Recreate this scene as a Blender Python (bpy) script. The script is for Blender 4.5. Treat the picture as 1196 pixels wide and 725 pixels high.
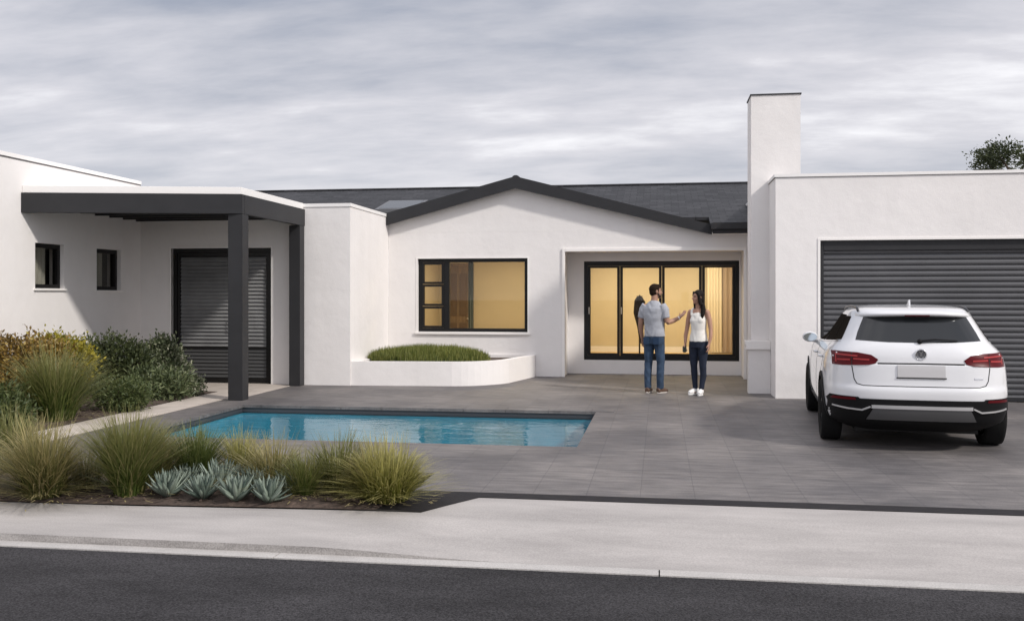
import bpy, bmesh, math, random
from mathutils import Vector, Matrix, Quaternion
rad = math.radians
S = bpy.context.scene
COL = S.collection
for o in list(bpy.data.objects): bpy.data.objects.remove(o)

# ------------------------------------------------------------------ camera
TH = math.atan(172/1100)
cd = bpy.data.cameras.new('camera'); cam = bpy.data.objects.new('camera', cd); COL.objects.link(cam)
cam.location = (0, 0, 1.6); cam.rotation_euler = (rad(90), 0, TH)
cd.sensor_width = 36; cd.lens = 36*1100/1196; cd.shift_y = -17.5/1196
cd.clip_start = .05; cd.clip_end = 3000
S.camera = cam
S.render.resolution_x = 1024; S.render.resolution_y = 620

# ------------------------------------------------------------------ view
S.view_settings.view_transform = 'Standard'; S.view_settings.look = 'None'
S.view_settings.exposure = 0.08; S.view_settings.gamma = 1

# ------------------------------------------------------------------ sun
SUN = Vector((1.136, -.66, 1.0)).normalized()          # towards the sun
sl = bpy.data.lights.new('sun', 'SUN'); so = bpy.data.objects.new('sun', sl); COL.objects.link(so)
sl.energy = 2.55; sl.angle = rad(4); sl.color = (1, .95, .89)
so.location = (20, -12, 20); so.rotation_euler = (-SUN).to_track_quat('-Z', 'Y').to_euler()

# ------------------------------------------------------------------ world: sky with a high layer of streaky cloud
W = bpy.data.worlds.new('World'); S.world = W; W.use_nodes = True
nt = W.node_tree; nt.nodes.clear()
def wn(t, **k):
    n = nt.nodes.new(t)
    for a, v in k.items(): setattr(n, a, v)
    return n
def wmath(op, a, b=None):
    n = wn('ShaderNodeMath', operation=op)
    for i, v in enumerate((a, b)):
        if v is None: continue
        if isinstance(v, (int, float)): n.inputs[i].default_value = v
        else: nt.links.new(v, n.inputs[i])
    return n.outputs[0]
sky = wn('ShaderNodeTexSky', sky_type='NISHITA', sun_disc=False)
sky.sun_elevation = math.asin(SUN.z); sky.sun_rotation = math.atan2(SUN.x, SUN.y)
tc = wn('ShaderNodeTexCoord'); sx = wn('ShaderNodeSeparateXYZ'); nt.links.new(tc.outputs['Generated'], sx.inputs[0])
zc = wmath('MAXIMUM', sx.outputs[2], 0.0)
den = wmath('ADD', zc, .17)
cxn = wn('ShaderNodeCombineXYZ')
nt.links.new(wmath('DIVIDE', sx.outputs[0], den), cxn.inputs[0])
nt.links.new(wmath('DIVIDE', sx.outputs[1], den), cxn.inputs[1])
mp = wn('ShaderNodeMapping'); nt.links.new(cxn.outputs[0], mp.inputs[0])
mp.inputs['Scale'].default_value = (.75, 1.35, 1); mp.inputs['Location'].default_value = (3.1, 1.7, 0)
mp.inputs['Rotation'].default_value = (0, 0, rad(-3))
n1 = wn('ShaderNodeTexNoise'); n1.inputs['Scale'].default_value = .85; n1.inputs['Detail'].default_value = 10; n1.inputs['Roughness'].default_value = .55
n1.inputs['Distortion'].default_value = .1
nt.links.new(mp.outputs[0], n1.inputs[0])
n2_ = wn('ShaderNodeTexNoise'); n2_.inputs['Scale'].default_value = 3.0; n2_.inputs['Detail'].default_value = 8; n2_.inputs['Roughness'].default_value = .58; n2_.inputs['Distortion'].default_value = .15
mp2 = wn('ShaderNodeMapping'); nt.links.new(cxn.outputs[0], mp2.inputs[0]); mp2.inputs['Scale'].default_value = (.7, 1.5, 1); mp2.inputs['Rotation'].default_value = (0, 0, rad(2)); nt.links.new(mp2.outputs[0], n2_.inputs[0])
cmixed = wmath('ADD', wmath('MULTIPLY', n1.outputs[0], .68), wmath('MULTIPLY', n2_.outputs[0], .34))
ramp = wn('ShaderNodeValToRGB'); nt.links.new(cmixed, ramp.inputs[0])
e = ramp.color_ramp.elements
e[0].position = .36; e[0].color = (3.7, 4.0, 4.8, 1)
e[1].position = .66; e[1].color = (9.6, 9.5, 9.8, 1)
m = e.new(.46); m.color = (5.3, 5.4, 6.0, 1)
m = e.new(.57); m.color = (7.1, 7.0, 7.45, 1)
# haze band low down, and the bright overcast vault overhead
hz = wn('ShaderNodeMix', data_type='RGBA')
hz.inputs[7].default_value = (8.7, 8.55, 8.8, 1)
hf = wmath('SUBTRACT', 1.0, wmath('MULTIPLY', zc, 5.2)); hf = wmath('MAXIMUM', hf, 0.0)
nt.links.new(wmath('MULTIPLY', hf, .45), hz.inputs[0]); nt.links.new(ramp.outputs[0], hz.inputs[6])
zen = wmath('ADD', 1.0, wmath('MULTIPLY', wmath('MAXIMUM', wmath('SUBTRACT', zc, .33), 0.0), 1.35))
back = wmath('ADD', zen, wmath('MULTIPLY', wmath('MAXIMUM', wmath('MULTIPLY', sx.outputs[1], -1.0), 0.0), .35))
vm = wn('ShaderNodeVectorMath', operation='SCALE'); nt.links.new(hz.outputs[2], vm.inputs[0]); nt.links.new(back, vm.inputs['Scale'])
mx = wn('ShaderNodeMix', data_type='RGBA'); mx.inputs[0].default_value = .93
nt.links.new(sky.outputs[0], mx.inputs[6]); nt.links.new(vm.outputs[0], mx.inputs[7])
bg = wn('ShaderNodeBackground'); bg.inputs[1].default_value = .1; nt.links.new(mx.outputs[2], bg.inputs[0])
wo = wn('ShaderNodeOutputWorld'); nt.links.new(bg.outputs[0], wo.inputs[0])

# ------------------------------------------------------------------ placing: a point of the photograph meets the ground (or a vertical plane)
RV = (math.cos(TH), math.sin(TH)); FV = (-math.sin(TH), math.cos(TH))
def ray(px, py):
    a = (px-598)/1100
    return FV[0]+a*RV[0], FV[1]+a*RV[1], -(py-345)/1100
def gp(px, py, z=0):
    d = ray(px, py); t = (z-1.6)/d[2]; return d[0]*t, d[1]*t
def xat(px, y):
    d = ray(px, 0); return d[0]*y/d[1]

# ------------------------------------------------------------------ materials
def mat(name, col=(.5, .5, .5), rough=.6, metal=0, spec=.5, var=0, vscale=6, bump=0, bscale=120, vstretch=(1, 1, 1), coat=0, tint=None):
    m = bpy.data.materials.new(name); m.use_nodes = True
    t = m.node_tree; p = t.nodes['Principled BSDF']
    p.inputs['Base Color'].default_value = (*col, 1); p.inputs['Roughness'].default_value = rough
    p.inputs['Metallic'].default_value = metal; p.inputs['Specular IOR Level'].default_value = spec
    p.inputs['Coat Weight'].default_value = coat; p.inputs['Coat Roughness'].default_value = .04
    L = t.links.new
    g = None
    if var or bump:
        tcn = t.nodes.new('ShaderNodeTexCoord')
    if var:
        mpn = t.nodes.new('ShaderNodeMapping'); mpn.inputs['Scale'].default_value = vstretch
        L(tcn.outputs['Object'], mpn.inputs[0])
        n = t.nodes.new('ShaderNodeTexNoise'); n.inputs['Scale'].default_value = vscale; n.inputs['Detail'].default_value = 8; n.inputs['Roughness'].default_value = .62
        L(mpn.outputs[0], n.inputs[0])
        r = t.nodes.new('ShaderNodeValToRGB'); L(n.outputs[0], r.inputs[0])
        c2 = tint or col
        r.color_ramp.elements[0].position = .3; r.color_ramp.elements[1].position = .7
        r.color_ramp.elements[0].color = (*[c*(1-var) for c in c2], 1)
        r.color_ramp.elements[1].color = (*[min(1, c*(1+var)) for c in col], 1)
        L(r.outputs[0], p.inputs['Base Color']); g = r
    if bump:
        n2 = t.nodes.new('ShaderNodeTexNoise'); n2.inputs['Scale'].default_value = bscale; n2.inputs['Detail'].default_value = 5
        L(tcn.outputs['Object'], n2.inputs[0])
        b = t.nodes.new('ShaderNodeBump'); b.inputs['Strength'].default_value = bump; b.inputs['Distance'].default_value = .01
        L(n2.outputs[0], b.inputs['Height']); L(b.outputs[0], p.inputs['Normal'])
    return m

def leafmat(name, stops, rough=.5, trans=.25, along=None):
    """leaf colour by a per-leaf random value; 'along' blends towards a tip colour up the blade"""
    m = bpy.data.materials.new(name); m.use_nodes = True; t = m.node_tree; p = t.nodes['Principled BSDF']; L = t.links.new
    a = t.nodes.new('ShaderNodeAttribute'); a.attribute_name = 'rnd'
    r = t.nodes.new('ShaderNodeValToRGB'); L(a.outputs['Fac'], r.inputs[0])
    els = r.color_ramp.elements
    while len(els) < len(stops): els.new(.5)
    for i, (pos, c) in enumerate(stops): els[i].position = pos; els[i].color = (*c, 1)
    out = r.outputs[0]
    if along:
        b = t.nodes.new('ShaderNodeAttribute'); b.attribute_name = 'run'
        mixn = t.nodes.new('ShaderNodeMix'); mixn.data_type = 'RGBA'
        mr = t.nodes.new('ShaderNodeMapRange'); mr.inputs[1].default_value = .35; mr.inputs[2].default_value = 1.0; mr.inputs[4].default_value = .8
        L(b.outputs['Fac'], mr.inputs[0]); L(mr.outputs[0], mixn.inputs[0]); L(out, mixn.inputs[6]); mixn.inputs[7].default_value = (*along, 1)
        out = mixn.outputs[2]
    L(out, p.inputs['Base Color']); p.inputs['Roughness'].default_value = rough
    tr = t.nodes.new('ShaderNodeBsdfTranslucent'); L(out, tr.inputs[0])
    ms = t.nodes.new('ShaderNodeMixShader'); ms.inputs[0].default_value = trans
    L(p.outputs[0], ms.inputs[1]); L(tr.outputs[0], ms.inputs[2])
    L(ms.outputs[0], t.nodes['Material Output'].inputs[0])
    return m

def glassmat(name, tint=(.93, .95, .95), ior=1.45, rough=0.0, bump=0):
    m = bpy.data.materials.new(name); m.use_nodes = True; t = m.node_tree; L = t.links.new
    t.nodes.remove(t.nodes['Principled BSDF'])
    tr = t.nodes.new('ShaderNodeBsdfTransparent'); tr.inputs[0].default_value = (*tint, 1)
    gl = t.nodes.new('ShaderNodeBsdfGlossy'); gl.inputs['Roughness'].default_value = rough
    fr = t.nodes.new('ShaderNodeFresnel'); ge = t.nodes.new('ShaderNodeNewGeometry'); im = t.nodes.new('ShaderNodeMapRange')   # thin sheet: same from both sides
    im.inputs[3].default_value = ior; im.inputs[4].default_value = 1/ior; L(ge.outputs['Backfacing'], im.inputs[0]); L(im.outputs[0], fr.inputs[0])
    mx = t.nodes.new('ShaderNodeMixShader'); L(fr.outputs[0], mx.inputs[0]); L(tr.outputs[0], mx.inputs[1]); L(gl.outputs[0], mx.inputs[2])
    L(mx.outputs[0], t.nodes['Material Output'].inputs[0])
    if bump:
        tcn = t.nodes.new('ShaderNodeTexCoord'); mpn = t.nodes.new('ShaderNodeMapping'); mpn.inputs['Scale'].default_value = (.8, 1.6, 1)
        L(tcn.outputs['Object'], mpn.inputs[0])
        n = t.nodes.new('ShaderNodeTexNoise'); n.inputs['Scale'].default_value = 3.2; n.inputs['Detail'].default_value = 3; n.inputs['Distortion'].default_value = .6
        L(mpn.outputs[0], n.inputs[0])
        b = t.nodes.new('ShaderNodeBump'); b.inputs['Strength'].default_value = bump; b.inputs['Distance'].default_value = .05
        L(n.outputs[0], b.inputs['Height']); L(b.outputs[0], gl.inputs['Normal']); L(b.outputs[0], fr.inputs['Normal'])
    return m

def pavemat():
    m = bpy.data.materials.new('paving_stone'); m.use_nodes = True; t = m.node_tree; p = t.nodes['Principled BSDF']; L = t.links.new
    tcn = t.nodes.new('ShaderNodeTexCoord')
    mp0 = t.nodes.new('ShaderNodeMapping'); mp0.inputs['Location'].default_value = (.15, .1, 0); L(tcn.outputs['Object'], mp0.inputs[0])
    br = t.nodes.new('ShaderNodeTexBrick'); br.offset = .0; br.squash = 1
    br.inputs['Scale'].default_value = 1; br.inputs['Brick Width'].default_value = .43; br.inputs['Row Height'].default_value = .86
    br.inputs['Mortar Size'].default_value = .004; br.inputs['Mortar Smooth'].default_value = .4; br.inputs['Bias'].default_value = 0
    br.inputs['Color1'].default_value = (.126, .117, .114, 1); br.inputs['Color2'].default_value = (.145, .135, .131, 1); br.inputs['Mortar'].default_value = (.092, .087, .087, 1)
    L(mp0.outputs[0], br.inputs[0])
    # weathering streaks that run along the courses
    mp1 = t.nodes.new('ShaderNodeMapping'); mp1.inputs['Scale'].default_value = (.9, 4.2, 1); L(tcn.outputs['Object'], mp1.inputs[0])
    n = t.nodes.new('ShaderNodeTexNoise'); n.inputs['Scale'].default_value = 2.8; n.inputs['Detail'].default_value = 10; n.inputs['Roughness'].default_value = .65; L(mp1.outputs[0], n.inputs[0])
    r = t.nodes.new('ShaderNodeValToRGB'); r.color_ramp.elements[0].position = .3; r.color_ramp.elements[1].position = .72
    r.color_ramp.elements[0].color = (.55, .55, .56, 1); r.color_ramp.elements[1].color = (1.5, 1.48, 1.46, 1); L(n.outputs[0], r.inputs[0])
    mu = t.nodes.new('ShaderNodeMix'); mu.data_type = 'RGBA'; mu.blend_type = 'MULTIPLY'; mu.inputs[0].default_value = .95
    L(br.outputs[0], mu.inputs[6]); L(r.outputs[0], mu.inputs[7])
    n3 = t.nodes.new('ShaderNodeTexNoise'); n3.inputs['Scale'].default_value = .8; n3.inputs['Detail'].default_value = 6; L(tcn.outputs['Object'], n3.inputs[0])
    r3 = t.nodes.new('ShaderNodeValToRGB'); r3.color_ramp.elements[0].position = .35; r3.color_ramp.elements[1].position = .65
    r3.color_ramp.elements[0].color = (.72, .72, .74, 1); r3.color_ramp.elements[1].color = (1.25, 1.23, 1.2, 1); L(n3.outputs[0], r3.inputs[0])
    mu2 = t.nodes.new('ShaderNodeMix'); mu2.data_type = 'RGBA'; mu2.blend_type = 'MULTIPLY'; mu2.inputs[0].default_value = 1
    L(mu.outputs[2], mu2.inputs[6]); L(r3.outputs[0], mu2.inputs[7]); L(mu2.outputs[2], p.inputs['Base Color'])
    p.inputs['Roughness'].default_value = .62
    n2 = t.nodes.new('ShaderNodeTexNoise'); n2.inputs['Scale'].default_value = 60; n2.inputs['Detail'].default_value = 6; L(tcn.outputs['Object'], n2.inputs[0])
    ad = t.nodes.new('ShaderNodeMath'); ad.operation = 'SUBTRACT'; L(n2.outputs[0], ad.inputs[0]); L(br.outputs['Fac'], ad.inputs[1])
    b = t.nodes.new('ShaderNodeBump'); b.inputs['Strength'].default_value = .25; b.inputs['Distance'].default_value = .006
    L(ad.outputs[0], b.inputs['Height']); L(b.outputs[0], p.inputs['Normal'])
    return m

def slatemat():
    m = bpy.data.materials.new('roof_slate'); m.use_nodes = True; t = m.node_tree; p = t.nodes['Principled BSDF']; L = t.links.new
    tcn = t.nodes.new('ShaderNodeTexCoord')
    br = t.nodes.new('ShaderNodeTexBrick'); br.offset = .5
    br.inputs['Scale'].default_value = 1; br.inputs['Brick Width'].default_value = .3; br.inputs['Row Height'].default_value = .19
    br.inputs['Mortar Size'].default_value = .009; br.inputs['Mortar Smooth'].default_value = .3
    br.inputs['Color1'].default_value = (.018, .0185, .021, 1); br.inputs['Color2'].default_value = (.040, .040, .044, 1); br.inputs['Mortar'].default_value = (.012, .012, .014, 1)
    L(tcn.outputs['Object'], br.inputs[0]); 
    n = t.nodes.new('ShaderNodeTexNoise'); n.inputs['Scale'].default_value = 9; n.inputs['Detail'].default_value = 6; L(tcn.outputs['Object'], n.inputs[0])
    r = t.nodes.new('ShaderNodeValToRGB'); r.color_ramp.elements[0].color = (.6, .6, .6, 1); r.color_ramp.elements[1].color = (1.5, 1.5, 1.5, 1); L(n.outputs[0], r.inputs[0])
    mu = t.nodes.new('ShaderNodeMix'); mu.data_type = 'RGBA'; mu.blend_type = 'MULTIPLY'; mu.inputs[0].default_value = 1
    L(br.outputs[0], mu.inputs[6]); L(r.outputs[0], mu.inputs[7]); L(mu.outputs[2], p.inputs['Base Color'])
    p.inputs['Roughness'].default_value = .65; p.inputs['Specular IOR Level'].default_value = .25
    b = t.nodes.new('ShaderNodeBump'); b.inputs['Strength'].default_value = .6; b.inputs['Distance'].default_value = .01; b.invert = True
    L(br.outputs['Fac'], b.inputs['Height']); L(b.outputs[0], p.inputs['Normal'])
    return m

M = {}
M['stucco'] = mat('white_stucco', (.79, .76, .74), .85, spec=.25, var=.035, vscale=.9, bump=.22, bscale=90)
def _weather():
    t = M['stucco'].node_tree; L = t.links.new; p = t.nodes['Principled BSDF']
    tcn = t.nodes.new('ShaderNodeTexCoord'); mpn = t.nodes.new('ShaderNodeMapping'); mpn.inputs['Scale'].default_value = (1.1, 1.1, .30); L(tcn.outputs['Object'], mpn.inputs[0])
    n = t.nodes.new('ShaderNodeTexNoise'); n.inputs['Scale'].default_value = 2.2; n.inputs['Detail'].default_value = 9; n.inputs['Roughness'].default_value = .6; L(mpn.outputs[0], n.inputs[0])
    r = t.nodes.new('ShaderNodeValToRGB'); r.color_ramp.elements[0].position = .30; r.color_ramp.elements[1].position = .55
    r.color_ramp.elements[0].color = (.86, .855, .85, 1); r.color_ramp.elements[1].color = (1, 1, 1, 1); L(n.outputs[0], r.inputs[0])
    m_ = t.nodes.new('ShaderNodeMix'); m_.data_type = 'RGBA'; m_.blend_type = 'MULTIPLY'; m_.inputs[0].default_value = .22
    old = p.inputs['Base Color'].links[0].from_socket; L(old, m_.inputs[6]); L(r.outputs[0], m_.inputs[7]); L(m_.outputs[2], p.inputs['Base Color'])
    b0 = p.inputs['Normal'].links[0].from_node; n2 = t.nodes.new('ShaderNodeTexNoise'); n2.inputs['Scale'].default_value = 4.5; n2.inputs['Detail'].default_value = 4; L(tcn.outputs['Object'], n2.inputs[0])
    b = t.nodes.new('ShaderNodeBump'); b.inputs['Strength'].default_value = .16; b.inputs['Distance'].default_value = .05; L(n2.outputs[0], b.inputs['Height']); L(b0.outputs[0], b.inputs['Normal']); L(b.outputs[0], p.inputs['Normal'])
_weather()
M['trim'] = mat('white_trim', (.84, .81, .78), .6, var=.02, vscale=3)
M['coping'] = mat('white_coping', (.82, .80, .78), .55)
M['flash'] = mat('cap_flashing', (.16, .15, .15), .5, metal=.3)
M['dark'] = mat('charcoal_metal', (.026, .026, .028), .5, spec=.3, var=.12, vscale=2.5, bump=.05, bscale=220)
M['frame'] = mat('black_aluminium', (.008, .0075, .0075), .4, spec=.3)
M['roller'] = mat('roller_door_grey', (.105, .105, .11), .45, metal=.3, var=.1, vscale=1.4)
M['blind'] = mat('blind_slat', (.30, .30, .30), .45, metal=.2, var=.15, vscale=2)
M['panel'] = mat('door_panel', (.028, .028, .03), .4)
M['pave'] = pavemat()
M['slate'] = slatemat()
M['band'] = mat('dark_slate_edging', (.018, .016, .017), .7, spec=.2, var=.25, vscale=8, bump=.2, bscale=80)
M['concrete'] = mat('pale_concrete', (.375, .35, .332), .8, var=.17, vscale=1.3, vstretch=(.7, 2.2, 1), bump=.25, bscale=110)
def _grit(m, amt=.5):
    t = m.node_tree; L = t.links.new; p = t.nodes['Principled BSDF']; tcn = t.nodes.new('ShaderNodeTexCoord')
    n = t.nodes.new('ShaderNodeTexNoise'); n.inputs['Scale'].default_value = 85; n.inputs['Detail'].default_value = 3; n.inputs['Roughness'].default_value = .7; L(tcn.outputs['Object'], n.inputs[0])
    r = t.nodes.new('ShaderNodeValToRGB'); r.color_ramp.elements[0].position = .35; r.color_ramp.elements[1].position = .68
    r.color_ramp.elements[0].color = (1-amt, 1-amt, 1-amt, 1); r.color_ramp.elements[1].color = (1+amt, 1+amt, 1+amt, 1); L(n.outputs[0], r.inputs[0])
    m_ = t.nodes.new('ShaderNodeMix'); m_.data_type = 'RGBA'; m_.blend_type = 'MULTIPLY'; m_.inputs[0].default_value = 1
    old = p.inputs['Base Color'].links[0].from_socket; L(old, m_.inputs[6]); L(r.outputs[0], m_.inputs[7]); L(m_.outputs[2], p.inputs['Base Color'])
_grit(M['pave'], .22); _grit(M['concrete'], .14)
M['kerb'] = mat('kerb_concrete', (.33, .31, .295), .85, var=.25, vscale=5, vstretch=(.6, 3, 3), bump=.3, bscale=90)
M['gutter'] = mat('gutter_concrete', (.42, .40, .38), .8, var=.12, vscale=4, bump=.2, bscale=120)
M['path'] = mat('sandstone_slab', (.50, .44, .385), .8, var=.14, vscale=3, bump=.2, bscale=80)
M['asphalt'] = mat('asphalt', (.045, .043, .045), .9, spec=.15, var=.35, vscale=1.6, vstretch=(.5, 1.3, 1), bump=1.0, bscale=120)
_grit(M['asphalt'], .6); _grit(M['kerb'], .25); _grit(M['gutter'], .18)
M['soil'] = mat('mulch', (.075, .052, .040), .95, var=.55, vscale=22, bump=1.0, bscale=45)
M['earth'] = mat('earth', (.13, .115, .09), .95, var=.3, vscale=.7)
M['tile'] = mat('waterline_tile', (.05, .052, .058), .35)
M['pool'] = mat('pool_plaster', (.062, .34, .45), .6, var=.22, vscale=1.4)
M['water'] = glassmat('pool_water', (.86, .95, .96), ior=1.36, bump=.16)
M['glass'] = glassmat('window_glass', (.95, .95, .93), ior=1.35)
M['darkglass'] = glassmat('tinted_glass', (.80, .80, .78), ior=1.35)
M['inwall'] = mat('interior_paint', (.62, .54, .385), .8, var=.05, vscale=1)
M['infloor'] = mat('interior_timber', (.62, .43, .20), .45, var=.15, vscale=3, vstretch=(1, 6, 1))
M['wood'] = mat('brown_door_timber', (.21, .145, .085), .5, var=.3, vscale=5, vstretch=(6, 6, .6))
M['curtain'] = mat('beige_curtain', (.62, .50, .38), .9, var=.08, vscale=5)
M['greencurtain'] = mat('olive_curtain', (.10, .10, .06), .9)
M['lampwhite'] = mat('lamp_rim', (.8, .78, .74), .5)
M['steel'] = mat('brushed_steel', (.6, .6, .6), .3, metal=1)

# ------------------------------------------------------------------ object helpers
def world_loc(o):
    v = Vector((0, 0, 0))
    while o is not None: v += o.location; o = o.parent
    return v
def thing(name, label, cat, loc=(0, 0, 0), rotz=0, group=None):
    o = bpy.data.objects.new(name, None); COL.objects.link(o); o.location = loc; o.rotation_euler = (0, 0, rotz)
    o.empty_display_size = .2
    o['label'] = label; o['category'] = cat
    if group: o['group'] = group
    return o
def tag(o, label=None, cat=None, group=None, kind=None):
    for k, v in (('label', label), ('category', cat), ('group', group), ('kind', kind)):
        if v: o[k] = v
    return o
class MB:
    def __init__(s): s.v = []; s.f = []; s.mi = []; s.at = {}
    def add(s, vs, fs, mi=0):
        n = len(s.v); s.v += [tuple(v) for v in vs]; s.f += [tuple(i+n for i in f) for f in fs]; s.mi += [mi]*len(fs); return s
    def box(s, x0, x1, y0, y1, z0, z1, mi=0):
        return s.add([(x0,y0,z0),(x1,y0,z0),(x1,y1,z0),(x0,y1,z0),(x0,y0,z1),(x1,y0,z1),(x1,y1,z1),(x0,y1,z1)],
                     [(0,3,2,1),(4,5,6,7),(0,1,5,4),(1,2,6,5),(2,3,7,6),(3,0,4,7)], mi)
    def prism(s, poly, ax, a, b, mi=0):
        """poly in the two other axes (in x,y,z order), swept along axis ax from a to b"""
        def pt(p, w):
            p = list(p); p.insert(ax, w); return p
        n = len(poly); vs = [pt(p, a) for p in poly]+[pt(p, b) for p in poly]
        fs = [tuple(range(n)), tuple(range(2*n-1, n-1, -1))]+[(i, i+n, (i+1) % n+n, (i+1) % n) for i in range(n)]
        return s.add(vs, fs, mi)
    def tube(s, pts, rs, n=8, ell=(1, 1), cap=True, mi=0, up=None):
        pts = [Vector(p) for p in pts]
        if isinstance(rs, (int, float)): rs = [rs]*len(pts)
        rings = []; prev = None
        for i, p in enumerate(pts):
            d = (pts[min(i+1, len(pts)-1)]-pts[max(i-1, 0)]).normalized()
            if prev is None:
                u = Vector(up) if up else (Vector((1, 0, 0)) if abs(d.x) < .9 else Vector((0, 1, 0)))
            else: u = prev
            u = (u-d*u.dot(d)).normalized(); prev = u; w = d.cross(u)
            r = rs[i]; r = r if isinstance(r, tuple) else (r*ell[0], r*ell[1])
            rings.append([p+u*(r[0]*math.cos(2*math.pi*k/n))+w*(r[1]*math.sin(2*math.pi*k/n)) for k in range(n)])
        vs = [v for r in rings for v in r]; fs = []
        for i in range(len(pts)-1):
            for k in range(n): fs.append((i*n+k, i*n+(k+1) % n, (i+1)*n+(k+1) % n, (i+1)*n+k))
        if cap: fs += [tuple(range(n-1, -1, -1)), tuple((len(pts)-1)*n+k for k in range(n))]
        return s.add(vs, fs, mi)
    def ball(s, c, r, n=12, m=8, mi=0):
        r = r if isinstance(r, tuple) else (r, r, r); vs = []; fs = []
        for j in range(1, m):
            a = math.pi*j/m
            for k in range(n):
                b = 2*math.pi*k/n; vs.append((c[0]+r[0]*math.sin(a)*math.cos(b), c[1]+r[1]*math.sin(a)*math.sin(b), c[2]+r[2]*math.cos(a)))
        t = len(vs); vs += [(c[0], c[1], c[2]+r[2]), (c[0], c[1], c[2]-r[2])]
        for j in range(m-2):
            for k in range(n): fs.append((j*n+k, (j+1)*n+k, (j+1)*n+(k+1) % n, j*n+(k+1) % n))
        for k in range(n): fs += [(t, k, (k+1) % n), (t+1, (m-2)*n+(k+1) % n, (m-2)*n+k)]
        return s.add(vs, fs, mi)
    def lathe(s, prof, c=(0, 0, 0), n=24, axis=2, mi=0):
        vs = []; fs = []
        for r, h in prof:
            for k in range(n):
                a = 2*math.pi*k/n; p = [r*math.cos(a), r*math.sin(a)]; p.insert(axis, h); vs.append((p[0]+c[0], p[1]+c[1], p[2]+c[2]))
        for i in range(len(prof)-1):
            for k in range(n): fs.append((i*n+k, i*n+(k+1) % n, (i+1)*n+(k+1) % n, (i+1)*n+k))
        return s.add(vs, fs, mi)
    def build(s, name, mats, parent=None, local=False, smooth=False, bevel=0, fixn=True):
        if not isinstance(mats, (list, tuple)): mats = [mats]
        off = Vector((0, 0, 0)) if (local or parent is None) else world_loc(parent)
        me = bpy.data.meshes.new(name)
        me.from_pydata([(v[0]-off.x, v[1]-off.y, v[2]-off.z) for v in s.v], [], s.f)
        for mm in mats: me.materials.append(mm)
        if len(mats) > 1: me.polygons.foreach_set('material_index', s.mi)
        for an, vals in s.at.items():
            a = me.attributes.new(an, 'FLOAT', 'POINT'); a.data.foreach_set('value', vals)
        if fixn:
            bm = bmesh.new(); bm.from_mesh(me); bmesh.ops.recalc_face_normals(bm, faces=bm.faces)
            if bevel: bmesh.ops.bevel(bm, geom=list(bm.edges), offset=bevel, segments=2, affect='EDGES', clamp_overlap=True)
            bm.to_mesh(me); bm.free()
        if smooth: me.polygons.foreach_set('use_smooth', [True]*len(me.polygons))
        me.update()
        o = bpy.data.objects.new(name, me); COL.objects.link(o)
        if parent is not None: o.parent = parent
        return o
def struct(name, mb, m, kind='structure', **k):
    o = mb.build(name, m, **k); o['kind'] = kind; return o
def slab(us, vs, holes, a, b, ax):
    """sheet with rectangular openings: outer (us, vs), holes (u0,u1,v0,v1), swept from a to b along ax"""
    U = sorted(set([us[0], us[1]]+[h[i] for h in holes for i in (0, 1) if us[0] < h[i] < us[1]]))
    V = sorted(set([vs[0], vs[1]]+[h[i] for h in holes for i in (2, 3) if vs[0] < h[i] < vs[1]]))
    def fill(i, j):
        if i < 0 or j < 0 or i >= len(U)-1 or j >= len(V)-1: return False
        u = (U[i]+U[i+1])/2; v = (V[j]+V[j+1])/2
        return not any(h[0] < u < h[1] and h[2] < v < h[3] for h in holes)
    mb = MB()
    def q(*ps):
        out = []
        for u, v, w in ps:
            p = [u, v]; p.insert(ax, w); out.append(p)
        mb.add(out, [(0, 1, 2, 3)])
    for i in range(len(U)-1):
        for j in range(len(V)-1):
            if not fill(i, j): continue
            u0, u1, v0, v1 = U[i], U[i+1], V[j], V[j+1]
            q((u0,v0,a),(u1,v0,a),(u1,v1,a),(u0,v1,a))
            if a != b:
                q((u0,v0,b),(u0,v1,b),(u1,v1,b),(u1,v0,b))
                if not fill(i-1, j): q((u0,v0,a),(u0,v1,a),(u0,v1,b),(u0,v0,b))
                if not fill(i+1, j): q((u1,v0,a),(u1,v0,b),(u1,v1,b),(u1,v1,a))
                if not fill(i, j-1): q((u0,v0,a),(u0,v0,b),(u1,v0,b),(u1,v0,a))
                if not fill(i, j+1): q((u0,v1,a),(u1,v1,a),(u1,v1,b),(u0,v1,b))
    bm = bmesh.new(); vs_ = [bm.verts.new(v) for v in mb.v]
    for f in mb.f: bm.faces.new([vs_[i] for i in f])
    bmesh.ops.remove_doubles(bm, verts=bm.verts, dist=1e-5)
    out = MB(); bm.verts.index_update()
    out.add([v.co[:] for v in bm.verts], [[v.index for v in f.verts] for f in bm.faces]); bm.free()
    return out
def voxelise(mb, vox, smooth_it=4):
    """unite overlapping closed shapes into one continuous surface"""
    me = bpy.data.meshes.new('tmp'); me.from_pydata(mb.v, [], mb.f)
    bm = bmesh.new(); bm.from_mesh(me); bmesh.ops.recalc_face_normals(bm, faces=bm.faces); bm.to_mesh(me); bm.free()
    o = bpy.data.objects.new('tmp', me); COL.objects.link(o)
    r = o.modifiers.new('r', 'REMESH'); r.mode = 'VOXEL'; r.voxel_size = vox; r.adaptivity = 0
    if smooth_it:
        s = o.modifiers.new('s', 'SMOOTH'); s.factor = .5; s.iterations = smooth_it
    dg = bpy.context.evaluated_depsgraph_get(); dg.update()
    ev = o.evaluated_get(dg); m2 = bpy.data.meshes.new_from_object(ev)
    out = MB(); out.add([v.co[:] for v in m2.vertices], [p.vertices[:] for p in m2.polygons])
    bpy.data.objects.remove(o); bpy.data.meshes.remove(me); bpy.data.meshes.remove(m2)
    return out

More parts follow.
